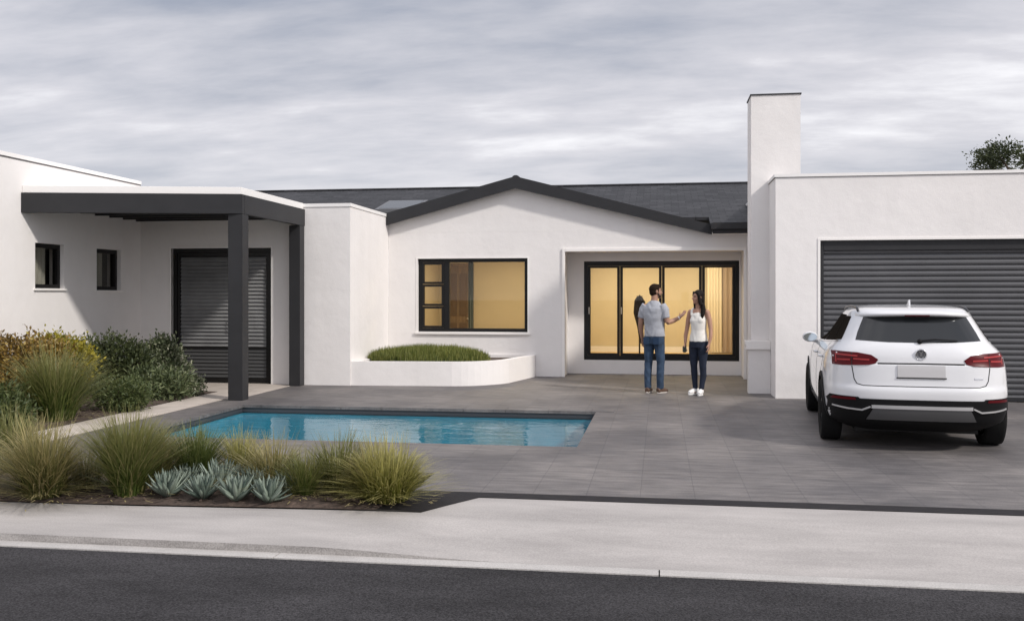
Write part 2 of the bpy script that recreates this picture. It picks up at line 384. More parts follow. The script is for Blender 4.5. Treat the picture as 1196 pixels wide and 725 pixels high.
# ================================================================== GROUND
PX0, PX1, PY0, PY1 = -6.02, -.86, 9.95, 13.0          # the pool
WL = -.085                                              # water level
ZR = -.055                                             # road level
KY = 5.74; RE = 5.62                                   # kerb line, road edge
struct('ground', slab((-900, 900), (-300, 1500), [(PX0-.2, PX1+.2, PY0-.2, PY1+.2)], -.16, -.16, 2), M['earth'])
struct('road', slab((-120, 120), (-7, RE), [], ZR, ZR, 2), M['asphalt'])
struct('paving', slab((-6.62, 14), (7.52, 20), [(PX0, PX1, PY0, PY1), (-6.62, -2.0, 6, 8.3)], 0, -.03, 2), M['pave'])
struct('terrace', slab((-9.6, -6.45), (13.72, 16.3), [], .004, -.03, 2), M['path'])
# pale slab path running back beside the garden bed
mb = MB(); random.seed(5)
y = 8.4
while y < 13.66:
    y2 = min(y+.9, 13.71); mb.box(-7.22, -6.63, y+.006, y2-.006, -.03, .006); y = y2
struct('path', mb, M['path'])
# footpath and driveway apron in pale concrete, dropping to the gutter at the crossover
mb = MB(); xs = [-60, -30, -12, -6, -4, -3, -2.4, -2.2, -2.0, -1.8, -1.6, -1.4, -1.2, -1.0, -.6, 0, 1, 2, 3, 3.9, 5, 7, 10, 30, 60]
def sm(a, b, x):
    t = max(0, min(1, (x-a)/(b-a))); return t*t*(3-2*t)
def drop(x): return -.047*sm(-2.3, -.9, x)
def backy(x):
    if x <= -1.74: return 6.60+.04*sm(-5, -1.7, x)*4
    if x <= -1.41: return 6.78+(x+1.74)/.33*.55
    return 7.33
ny = 7
xs = sorted(xs+[-1.74, -1.41])
for x in xs:
    for j in range(ny):
        t = j/(ny-1); yy = KY+(backy(x)-KY)*t
        mb.v.append((x, yy, drop(x)*(1-sm(0, .8, t))))
for i in range(len(xs)-1):
    for j in range(ny-1): mb.f.append((i*ny+j, (i+1)*ny+j, (i+1)*ny+j+1, i*ny+j+1)); mb.mi.append(0)
struct('footpath', mb, M['concrete'], smooth=True)
mb = MB()
for i in range(len(xs)-1):
    a, b = xs[i], xs[i+1]
    mb.add([(a, KY, ZR), (b, KY, ZR), (b, KY, drop(b)), (a, KY, drop(a))], [(0, 1, 2, 3)])
struct('kerb', mb, M['kerb'])
mb = MB(); x = -60.0
while x < 60:
    mb.box(x+.004, x+2.396, RE, KY-.002, ZR-.05, ZR+.008); x += 2.4
struct('gutter', mb, M['gutter'])
# dark slate band between the paving and the apron, with the corner piece by the planting
mb = MB()
mb.add([(-1.41, 7.33, .004), (14, 7.33, .004), (14, 7.52, .004), (-2.1, 7.52, .004), (-2.2, 7.05, .004), (-2.12, 6.80, .004), (-1.74, 6.78, .004)],
       [(0, 1, 2, 3, 4, 5, 6)])
struct('slate_edging', mb, M['band'])
# concrete joints
mb = MB()
for xj in (2.62, -7.4):
    mb.box(xj, xj+.009, KY+.35, backy(xj)-.01, .0, .0025) if xj < -2 else mb.box(xj, xj+.012, 6.2, 7.32, -.02, .004)
struct('concrete_joint', mb, M['flash'])
# pool
mb = MB(); d = -1.45
mb.add([(PX0, PY0, d), (PX1, PY0, d), (PX1, PY1, d), (PX0, PY1, d), (PX0, PY0, WL-.02), (PX1, PY0, WL-.02), (PX1, PY1, WL-.02), (PX0, PY1, WL-.02)],
       [(0, 1, 2, 3), (0, 4, 5, 1), (1, 5, 6, 2), (2, 6, 7, 3), (3, 7, 4, 0)])
mb.box(PX0, PX0+.35, PY0, PY1, d+.004, -.55)           # bench under water at the shallow end
struct('pool_basin', mb, M['pool'], fixn=False)
mb = MB()
for (x0, x1, y0, y1) in ((PX0-.15, PX0, PY0-.15, PY1+.15), (PX1, PX1+.15, PY0-.15, PY1+.15), (PX0, PX1, PY0-.15, PY0), (PX0, PX1, PY1, PY1+.15)):
    mb.box(x0, x1, y0, y1, WL-.03, -.034)
struct('pool_tile_band', mb, M['tile'])
mb = MB()                                              # coping stones, a darker shade, along the far and left side
x = PX0-.3
while x < PX1+.2:
    x2 = min(x+.6, PX1+.25); mb.box(x+.003, x2-.003, PY1-.02, PY1+.30, -.033, .006); x = x2
y = PY0
while y < PY1-.03:
    y2 = min(y+.6, PY1-.024); mb.box(PX0-.3, PX0+.02, y+.003, y2-.003, -.033, .006); y = y2
struct('pool_coping', mb, M['pave'])
mb = MB(); mb.add([(PX0, PY0, WL), (PX1, PY0, WL), (PX1, PY1, WL), (PX0, PY1, WL)], [(0, 1, 2, 3)])
struct('pool_water', mb, M['water'])
# planting soil: front bed and back bed
def soilbed(name, x0, x1, yf, yb, h, n=40, m=14, seed=1):
    r = random.Random(seed); mb = MB()
    for i in range(n+1):
        for j in range(m+1):
            u, v = i/n, j/m; x = x0+(x1-x0)*u; a, b = yf(x), yb(x); edge = min(u, 1-u, v, 1-v)*6
            mb.v.append((x, a+(b-a)*v, .008+h*min(1, edge)*(.55+.45*math.sin(x*2.1+v*4))+r.uniform(0, .02)*min(1, edge)))
    for i in range(n):
        for j in range(m): mb.f.append((i*(m+1)+j, (i+1)*(m+1)+j, (i+1)*(m+1)+j+1, i*(m+1)+j+1)); mb.mi.append(0)
    # bark chips lying on it
    for k in range(900):
        i = r.randrange(n); j = r.randrange(m); p = Vector(mb.v[i*(m+1)+j])+Vector((r.uniform(0, (x1-x0)/n), r.uniform(0, .1), .012))
        a = r.uniform(0, 6.3); l = r.uniform(.012, .035); w = l*.35; t = r.uniform(-.012, .012)
        dx = Vector((math.cos(a)*l, math.sin(a)*l, t)); dy = Vector((-math.sin(a)*w, math.cos(a)*w, -t))
        if p.y+.05 > yb(p.x) or p.y-.05 < yf(p.x): continue
        mb.add([p-dx-dy, p+dx-dy, p+dx+dy, p-dx+dy], [(0, 1, 2, 3)])
    o = struct(name, mb, M['soil'], smooth=False); return o
soilbed('planting_bed', -9, -2.08, lambda x: backy(x)+.012, lambda x: 8.15-.9*sm(-2.8, -1.95, x), .05, seed=2)
soilbed('planting_bed', -9.44, -7.24, lambda x: 8.6, lambda x: 15.6-.9*sm(-8.6, -7.3, x), .06, seed=3)

# ================================================================== HOUSE
house = thing('house', 'white rendered single storey house with dark gabled roof, chimney and flat roofed wings', 'house', (-2, 18.5, 0))
def hp(name, mb, m, parent=None, label=None, **k):
    o = mb.build(name, m, parent or house, **k)
    if label: o['label'] = label
    return o
LX = -9.45; BY = 16.1; MY = 18.5; RY = 19.35; GY = 15.13; GX = 1.79; BX = -5.43
LW = [(13.13, 13.84, 1.71, 2.41), (14.73, 15.45, 1.69, 2.40)]
hp('left_wing_wall', slab((8.8, BY), (-.1, 3.62), LW, LX-.26, LX, 0), M['stucco'])
for y_ in (8.8, BY-.26):
    mb = MB(); mb.box(-17, LX-.262, y_, y_+.26, -.1, 3.62); hp('left_wing_wall', mb, M['stucco'])
mb = MB(); mb.box(LX-.30, LX+.018, 8.78, BY, 3.64, 3.70); hp('parapet_coping', mb, M['coping'])
mb = MB(); mb.box(LX-.28, LX+.008, 8.79, BY-.002, 3.62, 3.64); hp('cap_flashing', mb, M['flash'])
mb = MB(); mb.box(-17, LX-.27, 9.07, BY-.27, 3.3, 3.4); hp('flat_roof', mb, M['slate'])
DOOR = (-8.84, -6.91, .0, 2.46)
hp('entrance_wall', slab((LX-.2, BX), (-.1, 3.18), [DOOR], BY, BY+.25, 1), M['stucco'])
mb = MB(); mb.box(BX-.25, BX, BY+.251, MY, -.1, 3.18); hp('return_wall', mb, M['stucco'])
mb = MB(); mb.box(LX, BX+.015, BY-.015, BY+.27, 3.18, 3.24); mb.box(BX-.27, BX+.015, BY+.271, MY+.3, 3.18, 3.24); hp('parapet_coping', mb, M['coping'])
mb = MB(); mb.box(LX-.1, BX-.28, BY+.28, 18.3, 2.98, 3.06); hp('flat_roof', mb, M['slate'])
# main wall with window and recess openings, gable above
WIN = (-4.82, -2.58, .87, 2.34); REC = (-1.86, 1.62, -.1, 2.47)
hp('main_wall', slab((BX+.002, 2.6), (-.1, 2.86), [WIN, REC], MY, MY+.22, 1), M['stucco'])
RZ = lambda x: 3.93-.262*abs(x+2.80)                   # gable roof top line
gl = [(BX+.002, 2.861), (.72, 2.861), (-2.80, 3.93-.14), (BX+.002, RZ(BX)-.14)]
mb = MB(); mb.prism(gl, 1, MY, MY+.22); hp('gable_wall', mb, M['stucco'])
# recess
mb = MB(); mb.box(REC[0]-.15, REC[0], MY+.221, RY+.2, -.1, 2.47); mb.box(REC[1], REC[1]+.15, MY+.221, RY+.2, -.1, 2.47)
mb.box(REC[0]-.15, REC[1]+.15, MY+.221, RY+.2, 2.472, 2.6); hp('recess_wall', mb, M['stucco'])
BF = (-1.53, 1.585, .28, 2.30)
hp('recess_wall', slab((REC[0]+.001, REC[1]-.001), (-.1, 2.471), [BF], RY, RY+.18, 1), M['stucco'])
mb = MB(); t = .055
mb.box(REC[0]-.03, REC[0]+t-.03, MY-.035, MY+.05, 0, 2.47+t); mb.box(REC[1]-t+.03, REC[1]+.03, MY-.035, MY+.05, 0, 2.47+t); mb.box(REC[0]+t-.03, REC[1]-t+.03, MY-.035, MY+.05, 2.47-.01, 2.47+t-.001)
hp('opening_trim', mb, M['trim'], bevel=.006)
# roofs
ridge = 4.27; ry = 23.0; ey = 18.08; ez = 2.955
sl_ = (ridge-ez)/(ry-ey)
mb = MB(); th = .06
def rz(y): return ez+sl_*(y-ey)
def slope(x0, x1, y0, y1, z0, z1):
    mb.add([(x0, y0, z0), (x1, y0, z0), (x1, y1, z1), (x0, y1, z1), (x0, y0, z0-th), (x1, y0, z0-th), (x1, y1, z1-th), (x0, y1, z1-th)],
           [(0, 1, 2, 3), (7, 6, 5, 4), (0, 4, 5, 1), (1, 5, 6, 2), (2, 6, 7, 3), (3, 7, 4, 0)])
slope(-10.4, 3.2, 18.73, ry, rz(18.73), ridge); slope(-10.4, 3.2, ry+.001, 27.5, ridge, rz(18.42))
roof = hp('roof', mb, M['slate'])
mb = MB(); slope(.95, 3.2, ey, 18.729, ez, rz(18.73)); hp('roof', mb, M['slate'])
mb = MB(); mb.tube([(-10.4, ry, ridge), (3.2, ry, ridge)], .09, n=10, ell=(1, .4), up=(0, 1, 0))
hp('ridge_cap', mb, M['slate'], roof)
mb = MB(); z0 = rz(18.42)                              # gable roof: two slopes running back into the main roof
gx0, gx1, gy0 = BX+.01, .99, 18.30
for xa, xb in ((-2.80, gx1), (gx0, -2.80)):
    za, zb = RZ(xa), RZ(xb)
    mb.add([(xa, gy0+.05, za), (xb, gy0+.05, zb), (xb, 22.2, zb), (xa, 22.2, za), (xa, gy0+.05, za-.07), (xb, gy0+.05, zb-.07), (xb, 22.2, zb-.07), (xa, 22.2, za-.07)],
           [(0, 1, 2, 3), (7, 6, 5, 4), (0, 4, 5, 1), (1, 5, 6, 2), (2, 6, 7, 3), (3, 7, 4, 0)])
groof = hp('gable_roof', mb, M['slate'])
mb = MB(); mb.tube([(-2.8, gy0+.06, 3.93), (-2.8, 21.7, 3.93)], .07, n=10, ell=(1, .6), up=(1, 0, 0)); hp('ridge_cap', mb, M['slate'], groof)
FT = .235
mb = MB()
mb.prism([(gx0, RZ(gx0)+.012), (-2.80, 3.942), (gx1, RZ(gx1)+.012), (gx1, RZ(gx1)-.175), (-2.80, 3.942-FT), (gx0, RZ(gx0)-FT)], 1, gy0, gy0+.045)
hp('barge_board', mb, M['dark'])
mb = MB()                                              # soffit under the gable overhang
for xa, xb in ((-2.80, gx1), (gx0, -2.80)):
    za, zb = RZ(xa)-.16, RZ(xb)-.16
    mb.add([(xa, gy0+.046, za), (xb, gy0+.046, zb), (xb, MY-.002, zb), (xa, MY-.002, za)], [(0, 1, 2, 3)])
hp('soffit', mb, M['dark'])
mb = MB(); mb.box(gx1+.002, 3.2, ey-.05, ey-.005, 2.76, 2.965); hp('fascia', mb, M['dark'])
mb = MB(); mb.box(gx1+.002, 3.2, ey-.004, MY-.002, 2.765, 2.785); hp('soffit', mb, M['trim'])
mb = MB(); mb.box(gx1-.03, 3.2, ey-.14, ey-.052, 2.84, 2.95); hp('gutter_channel', mb, M['dark'])
# skylight on the front slope left of the gable
mb = MB(); sy0, sy1 = 19.4, 20.5
def sk(x, y, h): return (x, y, rz(y)+h)
mb.add([sk(-6.0, sy0, .0), sk(-5.1, sy0, .0), sk(-5.1, sy1, .0), sk(-6.0, sy1, .0), sk(-6.0, sy0, .13), sk(-5.1, sy0, .13), sk(-5.1, sy1, .13), sk(-6.0, sy1, .13)],
       [(0, 3, 2, 1), (4, 5, 6, 7), (0, 1, 5, 4), (1, 2, 6, 5), (2, 3, 7, 6), (3, 0, 4, 7)])
skl = hp('skylight', mb, mat('skylight_frame', (.14, .14, .145), .4, metal=.4))
mb = MB(); mb.add([sk(-5.93, sy0+.07, .134), sk(-5.17, sy0+.07, .134), sk(-5.17, sy1-.07, .134), sk(-5.93, sy1-.07, .134)], [(0, 1, 2, 3)])
hp('pane', mb, mat('skylight_pane', (.06, .065, .07), .25), skl)
# chimney and its foot
mb = MB(); mb.box(1.50, 2.29, 16.0, 16.62, -.1, 4.90); chim = hp('chimney', mb, M['stucco'])
mb = MB(); mb.box(1.485, 2.305, 15.985, 16.635, 4.90, 4.922); hp('chimney_cap', mb, M['dark'], chim)
mb = MB(); mb.box(1.44, GX-.002, 15.82, 15.998, -.1, .72); pier = hp('pier', mb, M['stucco'])
mb = MB(); mb.prism([(1.40, .72), (GX-.002, .72), (GX-.002, .86), (1.385, .86), (1.385, .80), (1.40, .79)], 1, 15.775, 15.997); hp('pier_cap', mb, M['trim'], pier, bevel=.006)
# garage
GD = (2.46, 7.4, .0, 2.45)
hp('garage_wall', slab((GX, 10.6), (-.1, 3.43), [GD], GY, GY+.25, 1), M['stucco'])
for x_ in (GX, 10.35):
    mb = MB(); mb.box(x_, x_+.25, GY+.251, 21, -.1, 3.43); hp('garage_wall', mb, M['stucco'])
mb = MB(); mb.box(GX-.02, 10.62, GY-.02, GY+.28, 3.438, 3.485); mb.box(GX-.02, GX+.28, GY+.281, 21.02, 3.438, 3.485); hp('parapet_coping', mb, M['coping'])
mb = MB(); mb.box(GX-.008, 10.608, GY-.008, GY+.26, 3.43, 3.438); mb.box(GX-.008, GX+.26, GY+.261, 21.008, 3.43, 3.438); hp('cap_flashing', mb, M['flash'])
mb = MB(); mb.box(GX+.26, 10.34, GY+.26, 21, 3.05, 3.12); hp('flat_roof', mb, M['slate'])
mb = MB(); mb.box(7.0, 10.7, GY+.5, GY+.8, 3.4, 3.58); hp('parapet_coping', mb, M['coping'])
# garage door: rolled profile
mb = MB(); prof = []; z = .02
while z < 2.30:
    prof += [(.0, z), (-.020, z+.012), (-.024, z+.04), (-.018, z+.066), (.004, z+.072), (.006, z+.082)]; z += .0855
pv = []
for xx in (GD[0]+.06, GD[1]-.06):
    for (dy, zz) in prof: pv.append((xx, GY+.13+dy, zz))
n = len(prof); mb.add(pv, [(i, n+i, n+i+1, i+1) for i in range(n-1)])
gd = hp('garage_door', mb, M['roller'])
mb = MB(); mb.box(GD[0], GD[0]+.06, GY+.05, GY+.16, 0, 2.45); mb.box(GD[1]-.06, GD[1], GY+.05, GY+.16, 0, 2.45); mb.box(GD[0]+.061, GD[1]-.061, GY+.045, GY+.16, 2.30, 2.45)
hp('door_frame', mb, M['dark'], gd)
mb = MB(); mb.box(GD[0]+.06, GD[1]-.06, GY+.10, GY+.15, .0, .06); hp('bottom_rail', mb, M['dark'], gd)
mb = MB(); mb.box(GD[0]-.035, GD[0], GY-.012, GY+.02, 0, 2.45); mb.box(GD[0]-.035, GD[1]+.035, GY-.012, GY+.02, 2.451, 2.485); hp('opening_trim', mb, M['trim'])
# ---- windows of the left wing
for k, (a, b, c, d) in enumerate(LW):
    mb = MB(); w = .065; x0, x1 = LX-.16, LX-.07
    mb.box(x0, x1, a, a+w, c, d); mb.box(x0, x1, b-w, b, c, d); mb.box(x0, x1, a+w, b-w, c, c+w); mb.box(x0, x1, a+w, b-w, d-w, d)
    wf = hp('window', mb, M['frame'])
    mb = MB(); mb.box(LX-.12, LX-.112, a+w, b-w, c+w, d-w); hp('pane', mb, M['darkglass'], wf)
    mb = MB(); N = 28
    for i in range(N):                                 # net curtain inside
        for zz in (c-.1, d+.1): mb.v.append((LX-.20+.02*math.sin(i*1.5), a-.1+(b-a+.2)*(.05+.62*i/(N-1)) if k == 0 else a-.1+(b-a+.2)*(.2+.4*i/(N-1)), zz))
    mb.f = [(2*i, 2*i+2, 2*i+3, 2*i+1) for i in range(N-1)]; mb.mi = [0]*len(mb.f)
    hp('curtain', mb, mat('net_curtain', (.55, .53, .48), .9), wf, smooth=True)
    mb = MB(); mb.box(LX-.06, LX+.035, a-.04, b+.04, c-.035, c-.001); hp('sill', mb, M['trim'], wf, bevel=.004)
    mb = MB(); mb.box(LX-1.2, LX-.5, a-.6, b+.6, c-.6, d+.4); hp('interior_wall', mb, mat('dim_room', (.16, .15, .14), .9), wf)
# ---- louvred entrance doors
a, b, c, d = DOOR
mb = MB(); w = .075; y0, y1 = BY+.06, BY+.16
mb.box(a, a+w, y0, y1, c, d); mb.box(b-w, b, y0, y1, c, d); mb.box(a+w, b-w, y0, y1, d-w, d)
df = hp('shutter_door', mb, M['frame'])
mid = -7.68; leaves = [(a+w+.003, mid-.004), (mid+.004, b-w-.003)]
for i, (l0, l1) in enumerate(leaves):
    s = .05; mb = MB(); yy0, yy1 = y0+.02, y1-.03
    mb.box(l0, l0+s, yy0, yy1, .02, d-w-.004); mb.box(l1-s, l1, yy0, yy1, .02, d-w-.004)
    mb.box(l0+s, l1-s, yy0, yy1, d-w-.07, d-w-.005); mb.box(l0+s, l1-s, yy0, yy1, .02, .10)
    mb.box(l0+s, l1-s, yy0, yy1, .635, .665)
    lf = hp('door_leaf', mb, M['frame'], df)
    mb = MB(); z = .135
    while z < .60:
        mb.prism([(yy0+.012, z-.026), (yy0+.018, z-.030), (yy1-.006, z+.026), (yy1-.012, z+.030)], 0, l0+s, l1-s); z += .066
    hp('lower_slats', mb, mat('louvre_charcoal', (.085, .085, .085), .4, metal=.25), lf)
    mb = MB(); z = .70; k = 0
    while z < d-w-.10:                                 # angled slats
        ang = .95; cy = (yy0+yy1)/2+.012; hw = .036
        dy, dz = hw*math.cos(ang), hw*math.sin(ang)
        mb.add([(l0+s, cy-dy, z-dz), (l1-s, cy-dy, z-dz), (l1-s, cy+dy, z+dz), (l0+s, cy+dy, z+dz),
                (l0+s, cy-dy, z-dz+.007), (l1-s, cy-dy, z-dz+.007), (l1-s, cy+dy, z+dz+.007), (l0+s, cy+dy, z+dz+.007)],
               [(0, 1, 2, 3), (7, 6, 5, 4), (0, 4, 5, 1), (1, 5, 6, 2), (2, 6, 7, 3), (3, 7, 4, 0)])
        z += .068; k += 1
    hp('louvre_slats', mb, mat('louvre_grey', (.30, .30, .30), .35, metal=.25, var=.3, vscale=1.1), lf)
    mb = MB(); xh = l1-.025 if i == 0 else l0+.025
    mb.tube([(xh, yy0-.045, .98), (xh, yy0-.045, 1.22)], .009); mb.tube([(xh, yy0-.045, 1.0), (xh, yy0+.001, 1.0)], .007); mb.tube([(xh, yy0-.045, 1.2), (xh, yy0+.001, 1.2)], .007)
    hp('handle', mb, M['steel'], lf)
mb = MB(); mb.box(a-.04, b+.04, BY+.27, BY+.33, 0, d+.1); hp('interior_wall', mb, M['panel'])
mb = MB(); mb.box(a-.03, a, BY-.008, BY+.04, 0, d+.03); mb.box(b, b+.03, BY-.008, BY+.04, 0, d+.03); mb.box(a, b, BY-.008, BY+.04, d, d+.03); hp('opening_trim', mb, M['trim'])
# ---- main window
a, b, c, d = WIN; w = .07; y0, y1 = MY+.07, MY+.15
mb = MB(); mx0 = -4.24
mb.box(a, a+w, y0, y1, c, d); mb.box(b-w, b, y0, y1, c, d); mb.box(a+w, b-w, y0, y1, c, c+w); mb.box(a+w, b-w, y0, y1, d-w, d)
mb.box(mx0-.05, mx0+.06, y0-.006, y1-.004, c+w, d-w)
mw = hp('window', mb, M['frame'])
hh = (d-c-2*w)/3
for i in range(3):
    z0 = c+w+i*hh+.004; z1 = z0+hh-.008; x0, x1 = a+w+.003, mx0-.053; s = .045; mb = MB()
    mb.box(x0, x0+s, y0-.014, y1-.02, z0, z1); mb.box(x1-s, x1, y0-.014, y1-.02, z0, z1); mb.box(x0+s, x1-s, y0-.014, y1-.02, z0, z0+s); mb.box(x0+s, x1-s, y0-.014, y1-.02, z1-s, z1)
    cs = hp('casement', mb, M['frame'], mw)
    cs['label'] = 'small casement pane, %s of the column' % ('lowest', 'middle', 'topmost')[i]
    mb = MB(); mb.box(x0+s, x1-s, y0+.02, y0+.026, z0+s, z1-s); hp('pane', mb, M['glass'], mw)
mb = MB(); mb.box(mx0+.06, b-w, y0+.03, y0+.038, c+w, d-w); hp('pane', mb, M['glass'], mw)
mb = MB(); mb.box(a-.05, b+.05, MY-.045, MY+.069, c-.05, c-.001); hp('sill', mb, M['trim'], mw, bevel=.005)
mb = MB(); mb.box(a-.03, a, MY-.01, MY+.02, c, d+.03); mb.box(b, b+.03, MY-.01, MY+.02, c, d+.03); mb.box(a, b, MY-.01, MY+.02, d, d+.03); hp('opening_trim', mb, M['trim'], mw)
# ---- bifold doors
a, b, c, d = BF; y0, y1 = RY+.03, RY+.13; w = .075
mb = MB(); mb.box(a, a+w, y0, y1, c, d); mb.box(b-w, b, y0, y1, c, d); mb.box(a+w, b-w, y0, y1, c, c+w+.01); mb.box(a+w, b-w, y0, y1, d-w-.02, d)
bd = hp('bifold_door', mb, M['frame'])
cuts = [a+w, xat(724, RY), xat(773, RY), xat(820, RY), b-w]
for i in range(4):
    x0, x1 = cuts[i]+.003, cuts[i+1]-.003; s = .055; z0, z1 = c+w+.013, d-w-.023; mb = MB()
    mb.box(x0, x0+s, y0+.015, y1-.02, z0, z1); mb.box(x1-s, x1, y0+.015, y1-.02, z0, z1); mb.box(x0+s, x1-s, y0+.015, y1-.02, z0, z0+.05); mb.box(x0+s, x1-s, y0+.015, y1-.02, z1-.04, z1)
    lf = hp('door_leaf', mb, M['frame'], bd)
    mb = MB(); mb.box(x0+s, x1-s, y0+.045, y0+.053, z0+.05, z1-.04); hp('pane', mb, M['glass'], lf)
    if i in (0, 1):
        mb = MB(); xh = x0+.027
        mb.tube([(xh, y0-.03, 1.22), (xh, y0-.03, 1.36)], .010); mb.tube([(xh, y0-.03, 1.29), (xh, y0+.016, 1.29)], .008); hp('handle', mb, M['steel'], lf)
# ---- rooms behind the glass
mb = MB()
mb.box(-5.2, -2.02, 22.0, 22.1, 0, 2.7); mb.box(-5.3, -5.201, 18.75, 22.1, 0, 2.7); mb.box(-2.0, -1.9, RY+.21, 22.1, 0, 2.7); mb.box(-1.899, 2.2, 22.0, 22.1, 0, 2.7); mb.box(2.2, 2.3, RY+.2, 22.1, 0, 2.7)
hp('interior_wall', mb, M['inwall'])
mb = MB(); mb.box(-5.3, 2.3, 18.73, 22.1, 2.71, 2.78); hp('interior_ceiling', mb, M['trim'])
mb = MB(); mb.box(-5.2, -2.01, 18.73, 22, .1, .2); mb.box(-1.89, 2.2, RY+.185, 22, .2, .29); hp('interior_floor', mb, M['infloor'])
mb = MB(); mb.box(-1.85, 2.15, 21.97, 21.995, .29, .42); mb.box(-5.15, -2.05, 21.97, 21.995, .2, .33); hp('skirting', mb, M['trim'])
# brown panelled door in the back wall of the room behind the main window
x0, x1 = xat(521, 21.9), xat(549, 21.9); mb = MB()
mb.box(x0, x1, 21.94, 21.998, .2, 2.28)
wd = hp('interior_door', mb, M['wood'])
q = x1-x0
for zz in ((.36, .95), (1.12, 2.12)):
    for u in (.13, .56):
        mb = MB(); mb.box(x0+q*u, x0+q*(u+.31), 21.915, 21.939, zz[0], zz[1]); hp('door_panel', mb, mat('dark_door_panel', (.13, .085, .05), .5), wd, bevel=.008)
mb = MB(); mb.box(x0-.07, x0-.001, 21.93, 21.998, .2, 2.36); mb.box(x1+.001, x1+.07, 21.93, 21.998, .2, 2.36); mb.box(x0, x1, 21.93, 21.998, 2.281, 2.36); hp('door_frame', mb, M['wood'], wd)
mb = MB(); mb.ball((x1-.06, 21.90, 1.05), .03); hp('door_knob', mb, M['steel'], wd)
def drape(name, x0, x1, y, z0, z1, m, parent, waves, amp=.012):
    mb = MB(); N = waves*8
    for i in range(N+1):
        t = i/N
        for z in (z0, z1): mb.v.append((x0+(x1-x0)*t, y+amp*math.sin(t*waves*6.283)+.4*amp*math.sin(t*waves*15), z))
    mb.f = [(2*i, 2*i+2, 2*i+3, 2*i+1) for i in range(N)]; mb.mi = [0]*N
    return mb.build(name, m, parent, smooth=True)
tag(drape('curtain', xat(547, 19.0), xat(553, 19.0), 19.0, .25, 2.5, M['greencurtain'], None, 2), 'dark olive curtain beside the brown door in the main window', 'curtain')
tag(drape('curtain', xat(486, 21.6), xat(504, 21.6), 21.6, .25, 2.5, M['curtain'], None, 4), 'pale beige curtain behind the three small casement panes', 'curtain')
tag(drape('curtain', xat(826, 21.7), xat(843, 21.7), 21.7, .32, 2.5, mat('cream_curtain', (.75, .66, .50), .9), None, 5), 'cream curtain behind the rightmost folding door pane', 'curtain')
tag(drape('curtain', xat(844, 21.72), xat(868, 21.72), 21.72, .32, 2.5, mat('taupe_curtain', (.40, .31, .24), .9), None, 4), 'taupe curtain at the right edge of the folding doors', 'curtain')
# lit ceiling lamps
def ceiling_lamp(x, y, power, label, size=.5):
    o = thing('ceiling_lamp', label, 'lamp', (x, y, 2.71), group='ceiling lamps in the lit rooms')
    mb = MB(); mb.lathe([(.0, -.001), (.17, -.001), (.17, -.05), (.15, -.055)], n=20); mb.build('rim', M['lampwhite'], o, local=True)
    em = bpy.data.materials.get('lamp_disc')
    if not em:
        em = bpy.data.materials.new('lamp_disc'); em.use_nodes = True; p = em.node_tree.nodes['Principled BSDF']
        p.inputs['Emission Color'].default_value = (1, .78, .48, 1); p.inputs['Emission Strength'].default_value = 4
    mb = MB(); mb.add([(.148*math.cos(k*.3142), .148*math.sin(k*.3142), -.045) for k in range(20)], [tuple(range(20))]); mb.build('diffuser', em, o, local=True)
    l = bpy.data.lights.new('lamp_glow', 'AREA'); l.energy = power; l.size = size; l.color = (1, .84, .56)
    lo = bpy.data.objects.new('lamp_glow', l); COL.objects.link(lo); lo.parent = o; lo.location = (0, 0, -.09)
ceiling_lamp(-3.4, 20.2, 40, 'round ceiling lamp lighting the room behind the main window')
ceiling_lamp(-.8, 20.6, 37, 'round ceiling lamp behind the left folding door panes')
ceiling_lamp(.9, 20.6, 36, 'round ceiling lamp behind the right folding door panes')
# dark coat on a stand, seen through the second pane
cx_ = xat(747, 20.1)
ct = thing('coat_stand', 'slim coat stand hung with a dark coat behind the second glass door pane', 'coat stand', (cx_, 20.1, .29))
mb = MB(); mb.tube([(0, 0, .02), (0, 0, 1.32)], .018)
for k in range(3): mb.tube([(0, 0, .06), (.22*math.cos(k*2.1), .22*math.sin(k*2.1), .012)], .014)
for k in range(4): mb.tube([(0, 0, 1.26), (.06*math.cos(k*1.57), .06*math.sin(k*1.57), 1.30)], .009)
mb.build('stand', M['frame'], ct, local=True)
mb = MB(); mb.tube([(.0, -.05, 1.30), (-.0, -.06, 1.20), (-.02, -.06, .95), (.02, -.06, .65), (.03, -.05, .3)], [(.05, .05), (.11, .07), (.11, .08), (.07, .06), (.03, .03)], n=14)
mb.tube([(.06, -.06, 1.18), (.10, -.08, .95), (.10, -.09, .7)], [.06, .05, .04], n=10)
tag(voxelise(mb, .015, 2).build('coat', mat('dark_wool', (.030, .022, .018), .95), None, smooth=True), 'dark coat hanging from the stand inside the glass doors', 'coat').location = (cx_, 20.1, .29)

# ================================================================== RAISED PLANTER
pl = thing('raised_planter', 'low white rendered planter with a chamfered right end under the main window', 'planter', (-3.9, 17.3, 0))
po = [(BX+.003, 16.13), (-3.62, 16.27), (-3.40, 16.32), (-3.18, 16.43), (-2.98, 16.61), (-2.80, 16.84), (-2.72, 17.02), (-2.42, 18.40), (-2.42, MY-.003), (BX+.003, MY-.003)]
def chaikin(p, a, b):
    q = p[:a+1]
    for i in range(a, b): q += [tuple(p[i][k]*.75+p[i+1][k]*.25 for k in (0, 1)), tuple(p[i][k]*.25+p[i+1][k]*.75 for k in (0, 1))]
    return q+p[b:]
ins = [(BX+.14, 16.27), (-3.63, 16.41), (-3.44, 16.45), (-3.25, 16.55), (-3.08, 16.71), (-2.93, 16.90), (-2.86, 17.06), (-2.56, 18.36), (-2.56, MY-.05), (BX+.14, MY-.05)]
po = chaikin(po, 1, 6); ins = chaikin(ins, 1, 6)
mb = MB(); n = len(po); PH = .425
